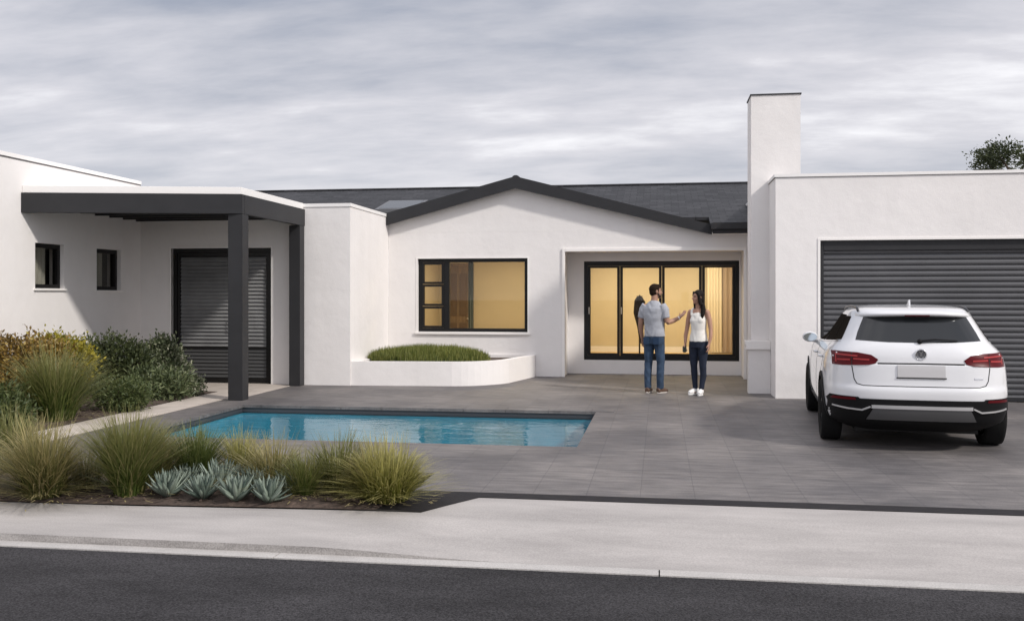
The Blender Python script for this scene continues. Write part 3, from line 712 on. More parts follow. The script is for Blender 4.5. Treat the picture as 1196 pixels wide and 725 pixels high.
for ring in ([(p[0], p[1], -.05) for p in po], [(p[0], p[1], PH) for p in po], [(p[0], p[1], PH) for p in ins], [(p[0], p[1], .2) for p in ins]): mb.v += ring
for r_ in range(3):
    for i in range(n): mb.f.append((r_*n+i, r_*n+(i+1) % n, (r_+1)*n+(i+1) % n, (r_+1)*n+i)); mb.mi.append(0)
mb.build('planter_wall', M['stucco'], pl)
mb = MB(); mb.add([(p[0], p[1], .37) for p in ins], [tuple(range(n))]); mb.build('soil', M['soil'], pl)

# ================================================================== PERGOLA
pg = thing('pergola', 'charcoal metal pergola with white edged flat roof over the louvred doors', 'pergola', (-6.4, 13.7, 0))
px0, px1 = LX+.003, -6.27; pf, pb = 13.52, BY-.003
mb = MB(); mb.box(px1-.23, px1, pf+.002, pf+.23, 0, 2.84); mb.build('post', M['dark'], pg, bevel=.006)
mb = MB(); mb.box(px1-.20, px1, pb-.25, pb-.03, 0, 2.84); mb.build('post', M['dark'], pg, bevel=.006)
pl0 = 12.80                                            # the front edge runs slightly askew, nearer the street at the house wall
def fy(x): return pl0+(pf-pl0)*(x-px0)/(px1-px0)
def bar(x0, x1, o0, o1, z0, z1):
    m_ = MB(); m_.prism([(x0, fy(x0)+o0), (x1, fy(x1)+o0), (x1, fy(x1)+o1), (x0, fy(x0)+o1)], 2, z0, z1); return m_
bar(px0, px1, 0, .09, 2.842, 3.14).build('front_beam', M['dark'], pg, bevel=.004)
mb = MB(); mb.box(px1-.09, px1, pf+.092, pb, 2.842, 3.14); mb.build('side_beam', M['dark'], pg, bevel=.004)
mb = MB(); mb.prism([(px0, fy(px0)+.03), (px1-.03, fy(px1-.03)+.03), (px1-.03, pb), (px0, pb)], 2, 3.142, 3.25); mb.build('roof_edge', M['coping'], pg, bevel=.004)
mb = MB(); mb.prism([(px0, fy(px0)+.092), (px1-.092, fy(px1-.092)+.092), (px1-.092, pb), (px0, pb)], 2, 3.09, 3.14); mb.build('ceiling', M['dark'], pg)
k = 0; y = pf+.3
while y < pb-.15:
    mb = MB(); mb.box(px0+.01, px1-.1, y, y+.05, 2.95, 3.088); mb.build('ceiling_joist', M['dark'], pg); y += .42

# ================================================================== PLANTS
def attrs(mb, rnds, runs=None):
    mb.at['rnd'] = rnds
    if runs is not None: mb.at['run'] = runs
def grass_mb(n, R, Hh, seed, lean=.9, width=.006, base=.09, droop=.5, hv=.35):
    r = random.Random(seed); mb = MB(); rn = []; ru = []
    for k in range(n):
        a = r.uniform(0, 6.2832); q = r.random()**.6; b0 = base*math.sqrt(r.random())
        L = Hh*(1-hv*r.random()**1.4)*(1.0+.12*q); out = R*q*r.uniform(.55, 1.05)
        h = math.sqrt(max(.02, L*L-out*out*.75))*(1-.25*q*droop)
        p0 = Vector((b0*math.cos(a), b0*math.sin(a), 0)); a2 = a+r.gauss(0, .55); dv = Vector((math.cos(a2), math.sin(a2), 0))
        sd = Vector((-math.sin(a2), math.cos(a2), 0))*width*r.uniform(.6, 1.3)
        tw = r.uniform(-1, 1); sd = (sd+dv*tw*width*.6)
        rv = r.random(); segs = 5; n0 = len(mb.v); kink = r.uniform(-.08, .08)
        for s in range(segs+1):
            t = s/segs; z = h*(t*(1+droop*.5)-droop*.5*t**3*(1 if q > .3 else .3)); o = out*(t**1.5)
            p = p0+dv*o+Vector((0, 0, z))+sd/width*kink*t*t
            wv = sd*(1-.88*t**1.6)
            mb.v += [tuple(p-wv), tuple(p+wv)]; rn += [rv, rv]; ru += [t, t]
        for s in range(segs): mb.f.append((n0+2*s, n0+2*s+1, n0+2*s+3, n0+2*s+2)); mb.mi.append(0)
    attrs(mb, rn, ru); return mb
def litter_mb(mbg, n, R, seed):
    pass
G_GREEN = leafmat('grass_green', [(0, (.045, .075, .012)), (.5, (.085, .12, .022)), (.85, (.14, .16, .04)), (1, (.30, .25, .12))], along=(.26, .24, .09))
G_TAN = leafmat('grass_tan', [(0, (.05, .07, .014)), (.45, (.12, .125, .035)), (.75, (.24, .20, .075)), (1, (.46, .38, .21))], along=(.40, .34, .15))
G_YEL = leafmat('grass_yellow', [(0, (.09, .11, .015)), (.5, (.20, .20, .035)), (1, (.40, .36, .12))], along=(.48, .43, .17))
G_DEEP = leafmat('grass_deep', [(0, (.035, .065, .012)), (.6, (.07, .105, .02)), (1, (.15, .16, .05))], along=(.17, .19, .06))
def tuft(px, py, n, R, Hh, m, label, seed, **k):
    x, y = gp(px, py)
    o = thing('grass_tuft', label, 'ornamental grass', (x, y, .02), group='clumps of ornamental grass in the beds')
    b = grass_mb(n, R, Hh, seed, **k).build('blades', m, o, local=True, fixn=False)
    r = random.Random(seed+7); mb = MB(); rn = []                      # dry leaves round the foot
    for i in range(150):
        a = r.uniform(0, 6.28); q = r.uniform(.03, R*.8); l = r.uniform(.03, .10); an = a+r.uniform(-.7, .7); p = Vector((q*math.cos(a), q*math.sin(a), r.uniform(.022, .05)))
        dv = Vector((math.cos(an)*l, math.sin(an)*l, r.uniform(-.01, .025))); sd = Vector((-math.sin(an), math.cos(an), 0))*.005
        mb.add([p-sd, p+sd, p+dv+sd*.4, p+dv-sd*.4], [(0, 1, 2, 3)]); rn += [.7+.3*r.random()]*4
    attrs(mb, rn, [.8]*len(rn)); mb.build('dry_leaves', G_TAN, o, local=True, fixn=False)
    return o
tuft(52, 582, 1300, .74, .57, G_TAN, 'large straw coloured grass clump at the left end of the front bed', 11, droop=.6, base=.13, width=.0045)
tuft(150, 580, 1300, .58, .64, G_GREEN, 'upright green grass clump left of the blue succulents', 12, droop=.35, base=.11, width=.0045)
tuft(228, 564, 850, .60, .48, G_DEEP, 'dark green grass clump directly behind the blue succulents', 13, droop=.4, base=.11, width=.0045)
tuft(318, 574, 700, .66, .43, G_TAN, 'straw and olive grass clump with long pale blades right of the succulents', 14, droop=.55, base=.11, width=.0045)
tuft(398, 576, 750, .62, .46, G_GREEN, 'olive grass clump between the straw clump and the yellow clump', 15, droop=.55, base=.12, width=.0045)
tuft(452, 586, 1200, .56, .43, G_YEL, 'low spreading yellow green grass clump at the right end of the front bed', 16, droop=.8, base=.16, width=.005)
tuft(66, 492, 1100, .86, .92, G_GREEN, 'big green grass clump in front of the rust leaved shrub', 17, droop=.5, base=.2, width=.006)
tuft(102, 572, 260, .34, .30, G_TAN, 'short withered brown grass tuft between the two tall left clumps', 18, droop=.8, width=.0045)
tuft(356, 582, 520, .40, .36, G_GREEN, 'small olive grass clump right of the agave row', 23, droop=.6, width=.0045)
tuft(182, 568, 420, .40, .46, G_TAN, 'straw grass clump behind the left end of the agave row', 24, droop=.5, width=.0045)
tuft(432, 582, 500, .5, .40, G_TAN, 'short straw grass clump tucked between the olive and the yellow clumps', 20, droop=.7, width=.0045)
tuft(282, 560, 420, .42, .42, G_YEL, 'thin yellow green grass clump rising behind the tallest agave', 21, droop=.5, width=.004)
tuft(18, 556, 500, .5, .55, G_GREEN, 'green grass clump half hidden behind the large straw clump at the left', 22, droop=.5, width=.0045)
tuft(-40, 575, 500, .5, .5, G_TAN, 'straw grass clump half cut off by the left edge of the photo', 19, droop=.7, width=.0045)

def shrub_mb(blobs, n, leaf, seed, aspect=.5, shell=.5):
    r = random.Random(seed); mb = MB(); rn = []
    vols = [b[3]*b[4]*b[5] for b in blobs]; tot = sum(v**.67 for v in vols)
    for bi, (bx, by, bz, rx, ry_, rz_) in enumerate(blobs):
        cnt = int(n*vols[bi]**.67/tot); tone = r.uniform(-.15, .15)
        # twigs ending in small sprays, so that gaps stay between them
        sprays = max(6, cnt//14)
        for s in range(sprays):
            d = Vector((r.gauss(0, 1), r.gauss(0, 1), r.gauss(0, 1))).normalized(); q = (shell+(1-shell)*r.random())*r.uniform(.85, 1.14)
            c = Vector((bx+d.x*rx*q, by+d.y*ry_*q, bz+d.z*rz_*q))
            if c.z < .02: continue
            st = tone+r.uniform(-.2, .2)
            for k in range(14):
                l = leaf*r.uniform(.6, 1.25); off = Vector((r.gauss(0, 1), r.gauss(0, 1), r.gauss(0, 1)))*leaf*.9
                p = c+off
                ax = (d*.9+Vector((r.gauss(0, .6), r.gauss(0, .6), r.gauss(.25, .6)))).normalized()
                sd = ax.cross(Vector((r.gauss(0, 1), r.gauss(0, 1), r.gauss(0, 1)))).normalized(); nn = ax.cross(sd)
                w = l*aspect*.5
                n0 = len(mb.v)
                mb.add([p, p+ax*l*.5-sd*w+nn*w*.3, p+ax*l, p+ax*l*.5+sd*w+nn*w*.3], [(0, 1, 2), (0, 2, 3)])
                rv = min(1, max(0, .5+st+r.uniform(-.3, .3))); rn += [rv]*4
    attrs(mb, rn); return mb
def stems_mb(blobs, seed, n=9, thick=.012):
    r = random.Random(seed); mb = MB()
    for (bx, by, bz, rx, ry_, rz_) in blobs:
        for k in range(n):
            tx, ty, tz = bx+r.uniform(-.7, .7)*rx, by+r.uniform(-.7, .7)*ry_, bz+r.uniform(-.1, .7)*rz_
            mb.tube([(bx*.4+r.uniform(-.04, .04), by*.4+r.uniform(-.04, .04), 0), (bx*.7+tx*.2, by*.7+ty*.2, tz*.5), (tx, ty, tz)], [thick, thick*.7, thick*.3], n=5)
    return mb
BARK = mat('shrub_bark', (.09, .065, .045), .9)
def shrub(name, label, cat, px, Yd, blobs, n, leaf, m, seed, group='shrubs in the bed by the left wall', x=None, **k):
    xx = xat(px, Yd) if x is None else x
    o = thing(name, label, cat, (xx, Yd, .02), group=group)
    shrub_mb(blobs, n, leaf, seed, **k).build('foliage', m, o, local=True, fixn=False)
    stems_mb(blobs, seed+1).build('stems', BARK, o, local=True)
    return o
L_RUST = leafmat('rust_leaves', [(0, (.05, .035, .012)), (.3, (.13, .085, .02)), (.6, (.25, .15, .032)), (.85, (.36, .25, .055)), (1, (.45, .36, .15))])
L_YEL = leafmat('yellow_leaves', [(0, (.10, .10, .012)), (.4, (.30, .26, .025)), (.75, (.50, .42, .05)), (1, (.60, .52, .12))], trans=.35)
L_DARK = leafmat('dark_leaves', [(0, (.03, .042, .018)), (.5, (.07, .088, .034)), (.85, (.14, .16, .06)), (1, (.32, .33, .17))])
L_VAR = leafmat('variegated_leaves', [(0, (.03, .045, .018)), (.45, (.08, .105, .045)), (.7, (.25, .27, .16)), (1, (.62, .60, .46))])
L_MID = leafmat('mid_leaves', [(0, (.03, .05, .014)), (.5, (.07, .095, .028)), (1, (.17, .19, .07))])
L_GREY = leafmat('greygreen_leaves', [(0, (.035, .052, .020)), (.5, (.085, .11, .045)), (1, (.24, .27, .13))])
shrub('rust_shrub', 'rust brown leaved shrub at the far left edge of the photo', 'shrub', 22, 12.0,
      [(-.25, .1, .55, .55, .5, .46), (.32, 0, .62, .42, .42, .40), (-.7, 0, .5, .4, .4, .4), (.1, -.25, .35, .5, .35, .3)], 13000, .062, L_RUST, 31)
shrub('yellow_shrub', 'bright yellow leaved shrub between the rust and the dark green shrubs', 'shrub', 66, 12.5,
      [(0, 0, .72, .36, .34, .30), (.28, .05, .62, .26, .28, .24), (-.2, 0, .5, .34, .3, .34)], 7500, .062, L_YEL, 32)
shrub('dark_green_shrub', 'dense dark green shrub below the second small window', 'shrub', 126, 13.9,
      [(-.38, 0, .52, .42, .4, .36), (.18, .05, .56, .46, .42, .38), (.45, 0, .45, .3, .34, .36), (0, -.2, .3, .6, .35, .28)], 13000, .062, L_DARK, 33)
shrub('variegated_shrub', 'cream and green variegated shrub beside the left edge of the louvred doors', 'shrub', 190, 14.6,
      [(0, 0, .58, .28, .28, .32), (.12, -.05, .32, .32, .3, .28)], 6500, .066, L_VAR, 34)
shrub('low_green_shrub', 'low rounded green shrub beside the big grass clump, next to the pale path', 'shrub', 136, 12.0,
      [(0, 0, .20, .34, .34, .22), (.2, .1, .18, .22, .25, .17)], 6000, .06, L_MID, 35, aspect=.3)
shrub('low_spiky_shrub', 'low dark spiky leaved shrub in front of the variegated shrub', 'shrub', 182, 13.4,
      [(-.12, 0, .19, .28, .28, .2), (.18, .05, .16, .24, .24, .18)], 3500, .10, L_GREY, 36, aspect=.28)
shrub('low_flowering_shrub', 'small pale speckled shrub at the tip of the bed nearest the pergola', 'shrub', 216, 14.0,
      [(0, 0, .15, .26, .22, .16)], 2500, .055, L_VAR, 37)
shrub('low_leafy_shrub', 'low shadowy green shrub at the left edge below the rust shrub', 'shrub', -4, 10.4,
      [(0, 0, .22, .38, .34, .24), (.3, -.2, .14, .24, .22, .16)], 4000, .08, L_MID, 38, aspect=.3)
# agaves
AG = bpy.data.materials.new('agave_leaf'); AG.use_nodes = True
def _ag():
    t = AG.node_tree; p = t.nodes['Principled BSDF']; L = t.links.new
    a = t.nodes.new('ShaderNodeAttribute'); a.attribute_name = 'rnd'
    r = t.nodes.new('ShaderNodeValToRGB'); L(a.outputs['Fac'], r.inputs[0])
    r.color_ramp.elements[0].color = (.05, .078, .062, 1); r.color_ramp.elements[1].color = (.26, .31, .25, 1)
    L(r.outputs[0], p.inputs['Base Color']); p.inputs['Roughness'].default_value = .5
_ag()
def agave_mb(seed, n=44, L0=.20):
    r = random.Random(seed); mb = MB(); rn = []
    for k in range(n):
        t = k/n; a = k*2.39996+r.uniform(-.15, .15); el = rad(14+64*t+r.uniform(-12, 12)); L = L0*(.75+.35*(1-abs(t-.4)))*r.uniform(.88, 1.1)
        h = Vector((math.cos(a), math.sin(a), 0)); s = Vector((-math.sin(a), math.cos(a), 0)); up = Vector((0, 0, 1))
        rv = r.random(); n0 = len(mb.v); N = 6
        for i in range(N+1):
            u = i/N; e2 = el+(.35*u*u); d = h*math.cos(e2)+up*math.sin(e2)
            p = h*.012+h*math.cos(el+.18*u)*L*u+up*(math.sin(el+.25*u)*L*u+.015)
            w = L*.105*(math.sin(math.pi*min(1, .22+u*.80))**.8)*(1 if u < .98 else .1); nn = (-h*math.sin(e2)+up*math.cos(e2))
            th_ = .010*(1-u)+.002
            mb.v += [tuple(p-s*w+nn*w*.45), tuple(p-nn*th_*.4), tuple(p+s*w+nn*w*.45), tuple(p-nn*th_*2.2)]; rn += [rv]*4
        for i in range(N):
            b = n0+4*i
            mb.f += [(b, b+1, b+5, b+4), (b+1, b+2, b+6, b+5), (b+2, b+3, b+7, b+6), (b+3, b, b+4, b+7)]; mb.mi += [0]*4
    attrs(mb, rn); return mb
proto_mesh = [agave_mb(51+i) for i in range(3)]
spots = [(196, 583, 0, .95, 'agave rosette at the left end of the row, beside the upright green grass'),
         (220, 571, 1, .85, 'agave rosette set back second from the left in the row'),
         (237, 586, 2, .9, 'agave rosette third from the left in the row, near the paving'),
         (256, 575, 1, 1.1, 'tallest agave rosette, set back in the middle of the row'),
         (276, 588, 0, .95, 'agave rosette at the front just right of the tallest one'),
         (297, 577, 2, .95, 'agave rosette set back third from the right end of the row'),
         (314, 590, 1, .9, 'agave rosette second from the right end, closest to the pale paving'),
         (208, 577, 2, .8, 'small agave rosette behind the leftmost rosette of the row'),
         (270, 570, 0, .8, 'small agave rosette right behind the tallest one'),
         (320, 572, 1, .8, 'small agave rosette behind the right end of the row'),
         (335, 582, 0, .85, 'agave rosette at the right end of the row, below the straw clump')]
src = {}
for (px, py, v, sc, lab) in spots:
    x, y = gp(px, py)
    if v not in src:
        o = proto_mesh[v].build('agave', AG, None, smooth=True); src[v] = o
    else:
        o = src[v].copy(); COL.objects.link(o)
    o.location = (x, y, .03); o.scale = (sc, sc, sc); o.rotation_euler = (0, 0, px*.7)
    tag(o, lab, 'agave', 'agave rosettes in the front bed')
# mown mound of grass in the raised planter
r = random.Random(77); mb = MB(); rn = []; ru = []
mcx, mcy, mrx, mry = -4.26, 17.15, 1.16, .75
for k in range(20000):
    a = r.uniform(0, 6.2832); q = math.sqrt(r.random()); x = mcx+mrx*q*math.cos(a); y = mcy+mry*q*math.sin(a)
    z = .39+.20*math.sqrt(max(0, 1-q*q))+.02*math.sin(x*7)*math.sin(y*6)
    h = r.choice((.03, .05, .07, .07, .10, .13))*r.uniform(.7, 1.1); an = r.uniform(0, 6.28); ln = r.uniform(0, .045); w = .005
    sd = Vector((math.cos(an), math.sin(an), 0))*w; p = Vector((x, y, z-.02)); tp = p+Vector((math.cos(an+1)*ln, math.sin(an+1)*ln, h+.02))
    mb.add([p-sd, p+sd, tp], [(0, 1, 2)]); rv = r.random(); rn += [rv]*3; ru += [0, 0, 1]
n0 = len(mb.v)
for i in range(9):
    for k in range(32):
        q = i/8; a = k/32*6.2832; mb.v.append((mcx+mrx*q*math.cos(a), mcy+mry*q*math.sin(a), .37+.19*math.sqrt(max(0, 1-q*q)))); rn.append(.1); ru.append(0)
for i in range(8):
    for k in range(32): mb.f.append((n0+i*32+k, n0+i*32+(k+1) % 32, n0+(i+1)*32+(k+1) % 32, n0+(i+1)*32+k)); mb.mi.append(0)
attrs(mb, rn, ru)
G_LAWN = leafmat('lawn_blades', [(0, (.05, .075, .010)), (.5, (.13, .16, .025)), (1, (.34, .33, .10))])
struct('grass_mound', mb, G_LAWN, 'stuff', fixn=False)
# tree beyond the garage
def tree(x, y, h, r0, seed, label):
    o = thing('tree', label, 'tree', (x, y, -.16))
    r = random.Random(seed); mb = MB()
    mb.tube([(0, 0, 0), (.05, .02, h*.3), (-.03, .05, h*.55), (.05, 0, h*.8)], [.17, .14, .11, .05], n=9)
    blobs = []
    for k in range(16):
        a = r.uniform(0, 6.28); q = r.uniform(.25, .95)*r0; z = h*r.uniform(.62, .95); z -= .25*q*q/r0
        c = (q*math.cos(a), q*math.sin(a), z); blobs.append((*c, *[r.uniform(.35, .62)*s for s in (1, 1, .75)]))
        mb.tube([(0, 0, h*.42+r.uniform(0, .2)*h), (c[0]*.5, c[1]*.5, z-.45), c], [.06, .035, .012], n=6)
    mb.build('trunk', BARK, o, local=True)
    shrub_mb(blobs, 22000, .085, seed+1, shell=.3).build('crown', leafmat('tree_leaves', [(0, (.028, .038, .016)), (.5, (.055, .07, .025)), (1, (.13, .14, .06))]), o, local=True, fixn=False)
tree(9.3, 26.3, 5.95, 2.0, 91, 'small leafed dark green tree rising behind the garage roof')

# ================================================================== CAR
car = thing('parked_car', 'white estate car parked facing the grey roller garage door', 'car', (2.70, 10.9, .0), rad(-5.5))
LV = [(.20,.74,-.62,3.40),(.26,.85,-.74,3.52),(.32,.905,-.83,3.58),(.45,.93,-.885,3.60),(.58,.935,-.90,3.60),(.64,.935,-.897,3.59),(.68,.935,-.876,3.57),
      (.80,.93,-.862,3.5),(.89,.92,-.852,3.34),(.905,.917,-.838,3.26),(.96,.905,-.832,3.0),(1.02,.872,-.815,2.55),(1.08,.818,-.785,2.25),(1.13,.778,-.745,2.08),
      (1.25,.715,-.645,1.75),(1.36,.662,-.555,1.42),(1.42,.628,-.505,1.2),(1.455,.585,-.41,1.0),(1.48,.50,-.17,.85),(1.495,.36,.1,.7),(1.50,.10,.25,.5)]
LV = [(a, b*.97, c_, d_) for a, b, c_, d_ in LV]
def lv(z):
    z = max(LV[0][0], min(LV[-1][0], z))
    for i in range(len(LV)-1):
        a, b = LV[i], LV[i+1]
        if z <= b[0]:
            t = (z-a[0])/(b[0]-a[0]); p = LV[max(i-1, 0)]; q = LV[min(i+2, len(LV)-1)]; out = []
            for k in (1, 2, 3):
                d = (b[k]-a[k])/(b[0]-a[0]); h = b[0]-a[0]
                d0 = (a[k]-p[k])/(a[0]-p[0]) if i > 0 else d; d1 = (q[k]-b[k])/(q[0]-b[0]) if i+2 < len(LV) else d
                m0 = 0 if d0*d <= 0 else 2*d0*d/(d0+d); m1 = 0 if d1*d <= 0 else 2*d1*d/(d1+d)
                out.append((2*t**3-3*t**2+1)*a[k]+(t**3-2*t**2+t)*h*m0+(-2*t**3+3*t**2)*b[k]+(t**3-t**2)*h*m1)
            return out
NR, NF = 3.3, 2.6
def lens_(w, yr, yf): s = yf-yr; return min(.78, .42*s), min(1.1, .45*s)
def rear_y(x, z):
    w, yr, yf = lv(z); L, _ = lens_(w, yr, yf); u = min(.9995, abs(x/w))
    return yr+L*(1-(1-u**NR)**(1/NR))
def side_x(y, z):
    w, yr, yf = lv(z); L, F_ = lens_(w, yr, yf)
    if y < yr+L: u = min(1, (yr+L-y)/L); return w*max(0, 1-u**NR)**(1/NR)
    if y > yf-F_: u = min(1, (y-yf+F_)/F_); return w*max(0, 1-u**NF)**(1/NF)
    return w
CW = mat('white_car_paint', (.68, .68, .69), .28, coat=1.0, var=.01)
CB = mat('black_bumper_plastic', (.006, .006, .0065), .6, spec=.18)
CG = mat('dark_car_glass', (.016, .018, .020), .06, spec=.4)
CGS = mat('side_car_glass', (.020, .017, .014), .25, spec=.0)
CR = mat('red_lamp_lens', (.085, .003, .006), .35, spec=.15)
CR2 = mat('pale_lamp_bar', (.36, .045, .045), .35, spec=.15)
CC = mat('chrome', (.72, .72, .73), .14, metal=1)
CS = mat('satin_silver_trim', (.74, .74, .74), .38, metal=.7)
CK = mat('shut_line', (.01, .01, .01), .8)
CT = mat('tyre_rubber', (.010, .010, .010), .85, spec=.2, bump=.3, bscale=60)
zs = []
for i in range(len(LV)-1):
    k = max(1, int((LV[i+1][0]-LV[i][0])/.02)) if LV[i][0] < 1.4 else 3
    zs += [LV[i][0]+(LV[i+1][0]-LV[i][0])*j/k for j in range(k)]
zs.append(LV[-1][0])
mb = MB(); NA, NS = 36, 22
for z in zs:
    w, yr, yf = lv(z); L, F_ = lens_(w, yr, yf); ring = []
    for i in range(NA+1):
        p = -math.pi/2+math.pi*i/NA; s, c = math.sin(p), abs(math.cos(p))
        ring.append((w*math.copysign(abs(s)**(2/NR), s), yr+L-L*c**(2/NR), z))
    for i in range(1, NS): ring.append((w, yr+L+(yf-F_-yr-L)*i/NS, z))
    for i in range(NA+1):
        p = math.pi/2-math.pi*i/NA; s, c = math.sin(p), abs(math.cos(p))
        ring.append((w*math.copysign(abs(s)**(2/NF), s), yf-F_+F_*c**(2/NF), z))
    for i in range(1, NS): ring.append((-w, yf-F_-(yf-F_-yr-L)*i/NS, z))
    n = len(ring); mb.v += ring
for j in range(len(zs)-1):
    for i in range(n): mb.f.append((j*n+i, j*n+(i+1) % n, (j+1)*n+(i+1) % n, (j+1)*n+i)); mb.mi.append(0)
mb.f += [tuple(range(n-1, -1, -1)), tuple((len(zs)-1)*n+k for k in range(n))]; mb.mi += [0, 0]
body0 = mb.build('tmp_body', [CW, CB], None)
WB = 2.68; ARCH = .372
mb = MB()
for yy in (0, WB):
    for sx_ in (-1, 1):
        vs = []
        for x in (sx_*.62, sx_*1.2): vs += [(x, yy+ARCH*math.cos(k*2*math.pi/48), .335+ARCH*math.sin(k*2*math.pi/48)) for k in range(48)]
        mb.add(vs, [tuple(range(48)), tuple(range(95, 47, -1))]+[(k, 48+k, 48+(k+1) % 48, (k+1) % 48) for k in range(48)], 1)
cut = mb.build('tmp_cut', [CW, CB], None)
bo = body0.modifiers.new('b', 'BOOLEAN'); bo.operation = 'DIFFERENCE'; bo.object = cut; bo.solver = 'EXACT'
dg = bpy.context.evaluated_depsgraph_get(); dg.update()
bme = bpy.data.meshes.new_from_object(body0.evaluated_get(dg))
for p in bme.polygons:
    p.use_smooth = True
    c = p.center
    if c.z < .305 or (abs(c.x) < .95 and p.material_index == 1): p.material_index = 1
bm = bmesh.new(); bm.from_mesh(bme)
for e_ in bm.edges:
    if len(e_.link_faces) == 2 and e_.calc_face_angle(0) > rad(32): e_.smooth = False
bm.to_mesh(bme); bm.free()
for o in (body0, cut): bpy.data.objects.remove(o)
bme.name = 'body'; body = bpy.data.objects.new('body', bme); COL.objects.link(body); body.parent = car
def panel(name, poly, m, where='rear', off=.004, parent=None, sgn=1, step=.035, label=None, mirror=False):
    """a panel cut to an outline and wrapped on the body's own surface"""
    bm = bmesh.new(); vs = [bm.verts.new((p[0], p[1], 0)) for p in poly]; bm.faces.new(vs)
    for ax in (0, 1):
        lo = min(p[ax] for p in poly); hi = max(p[ax] for p in poly); v = math.ceil(lo/step)*step
        while v < hi:
            no = (1, 0, 0) if ax == 0 else (0, 1, 0); co = (v, 0, 0) if ax == 0 else (0, v, 0)
            bmesh.ops.bisect_plane(bm, geom=bm.verts[:]+bm.edges[:]+bm.faces[:], plane_co=co, plane_no=no, dist=1e-5); v += step
    def mp_(u, v, o):
        if where == 'rear': return Vector((u, rear_y(u, v)-o, v))
        return Vector((sgn*(side_x(u, v)+o), u, v))
    flat = {v: (v.co.x, v.co.y) for v in bm.verts}
    be = [e for e in bm.edges if e.is_boundary]
    low = {}
    for e in be:
        for v in e.verts:
            if v not in low: low[v] = bm.verts.new(mp_(*flat[v], -.006))
    for e in be:
        a, b = e.verts; bm.faces.new((a, b, low[b], low[a]))
    for v, (u, w) in flat.items(): v.co = mp_(u, w, off)
    bmesh.ops.recalc_face_normals(bm, faces=bm.faces)
    # outward check
    c = sum((f.normal.y if where == 'rear' else f.normal.x*sgn)*f.calc_area() for f in bm.faces)
    if (where == 'rear' and c > 0) or (where != 'rear' and c < 0): bmesh.ops.reverse_faces(bm, faces=bm.faces)
    for e in be: e.smooth = False
    me = bpy.data.meshes.new(name); bm.to_mesh(me); bm.free(); me.materials.append(m)
    me.polygons.foreach_set('use_smooth', [True]*len(me.polygons))
    o = bpy.data.objects.new(name, me); COL.objects.link(o); o.parent = parent or car
    if label: o['label'] = label
    return o
def strip(pts, w):
    """outline of a thin strip along a polyline"""
    P_ = [Vector((p[0], p[1])) for p in pts]; L_, R_ = [], []
    for i, p in enumerate(P_):
        d = (P_[min(i+1, len(P_)-1)]-P_[max(i-1, 0)]).normalized(); nn = Vector((-d.y, d.x))*w/2
        L_.append(tuple(p+nn)); R_.append(tuple(p-nn))
    return L_+R_[::-1]
# rear window, wiper, spoiler
rg = panel('rear_window', [(-.605,1.135),(-.3,1.120),(0,1.117),(.3,1.120),(.605,1.135),(.575,1.22),(.535,1.31),(.50,1.385),(.25,1.40),(0,1.403),(-.25,1.40),(-.50,1.385),(-.535,1.31),(-.575,1.22)], CG, off=.003)
mb = MB(); mb.tube([(.0, rear_y(0,1.13)-.03, 1.135), (.15, rear_y(.15,1.145)-.035, 1.152), (.36, rear_y(.36,1.15)-.03, 1.140)], [.012, .009, .006], n=6)
mb.ball((0, rear_y(0,1.13)-.02, 1.13), .026); mb.build('wiper', CB, rg, local=True)
mb = MB(); NX = 24
for i in range(NX+1):
    x = -.575+1.15*i/NX; e_ = abs(x/.575); ty = rear_y(x, 1.39)-.085*(1-.75*e_**4)-.0
    mb.v += [(x, rear_y(x, 1.44)+.05, 1.455-.022*e_**3), (x, ty+.04, 1.430-.018*e_**2), (x, ty, 1.408-.02*e_**2), (x, ty+.02, 1.388-.02*e_**2), (x, rear_y(x, 1.38)+.02, 1.378-.015*e_**2)]
for i in range(NX):
    for k in range(4): mb.f.append((5*i+k, 5*i+k+1, 5*i+5+k+1, 5*i+5+k)); mb.mi.append(0)
mb.f += [(0, 1, 2, 3, 4), tuple(NX*5+k for k in (4, 3, 2, 1, 0))]; mb.mi += [0, 0]
sp = mb.build('roof_spoiler', CW, car, local=True, smooth=True)
mb = MB(); yy = rear_y(0, 1.39)-.085+.012; mb.box(-.12, .12, yy, yy+.03, 1.384, 1.398); mb.build('brake_light', CR, sp, local=True)
# tail lamps
for s in (-1, 1):
    pl_ = [(s*.835, 1.012), (s*.80, 1.018), (s*.60, 1.012), (s*.47, .990), (s*.405, .945), (s*.43, .905), (s*.50, .888), (s*.75, .876), (s*.835, .876)]
    tl = panel('tail_light', pl_, CR, off=.008, label=('left' if s < 0 else 'right')+' red tail light')
    for q, pts in enumerate(([(s*.80, .905), (s*.80, .985), (s*.60, .975)], [(s*.64, .945), (s*.49, .940)], [(s*.79, .930), (s*.67, .935)])):
        panel('light_bar', strip(pts, .016 if q else .014), CR2, off=.011, parent=tl)
    panel('lamp_divider', strip([(s*.655, 1.012), (s*.655, .880)], .007), CK, off=.0105, parent=tl)
# tailgate lines
panel('tailgate_seam', strip([(-.655, .872), (-.635, .74), (-.61, .695), (-.55, .678), (.55, .678), (.61, .695), (.635, .74), (.655, .872)], .009), CK, off=.0015)
panel('handle_recess', [(-.41,.912),(0,.915),(.41,.912),(.41,.897),(0,.900),(-.41,.897)], CK, off=.0015)
npl = panel('number_plate', [(-.225,.772),(.225,.772),(.225,.893),(-.225,.893)], mat('blank_plate', (.50, .49, .49), .4), off=.012)
panel('plate_rim', strip([(-.235,.765),(.235,.765)], .01), CK, off=.012)
panel('tailgate_badge', [(.50,.755),(.585,.755),(.585,.772),(.50,.772)], CC, off=.004)
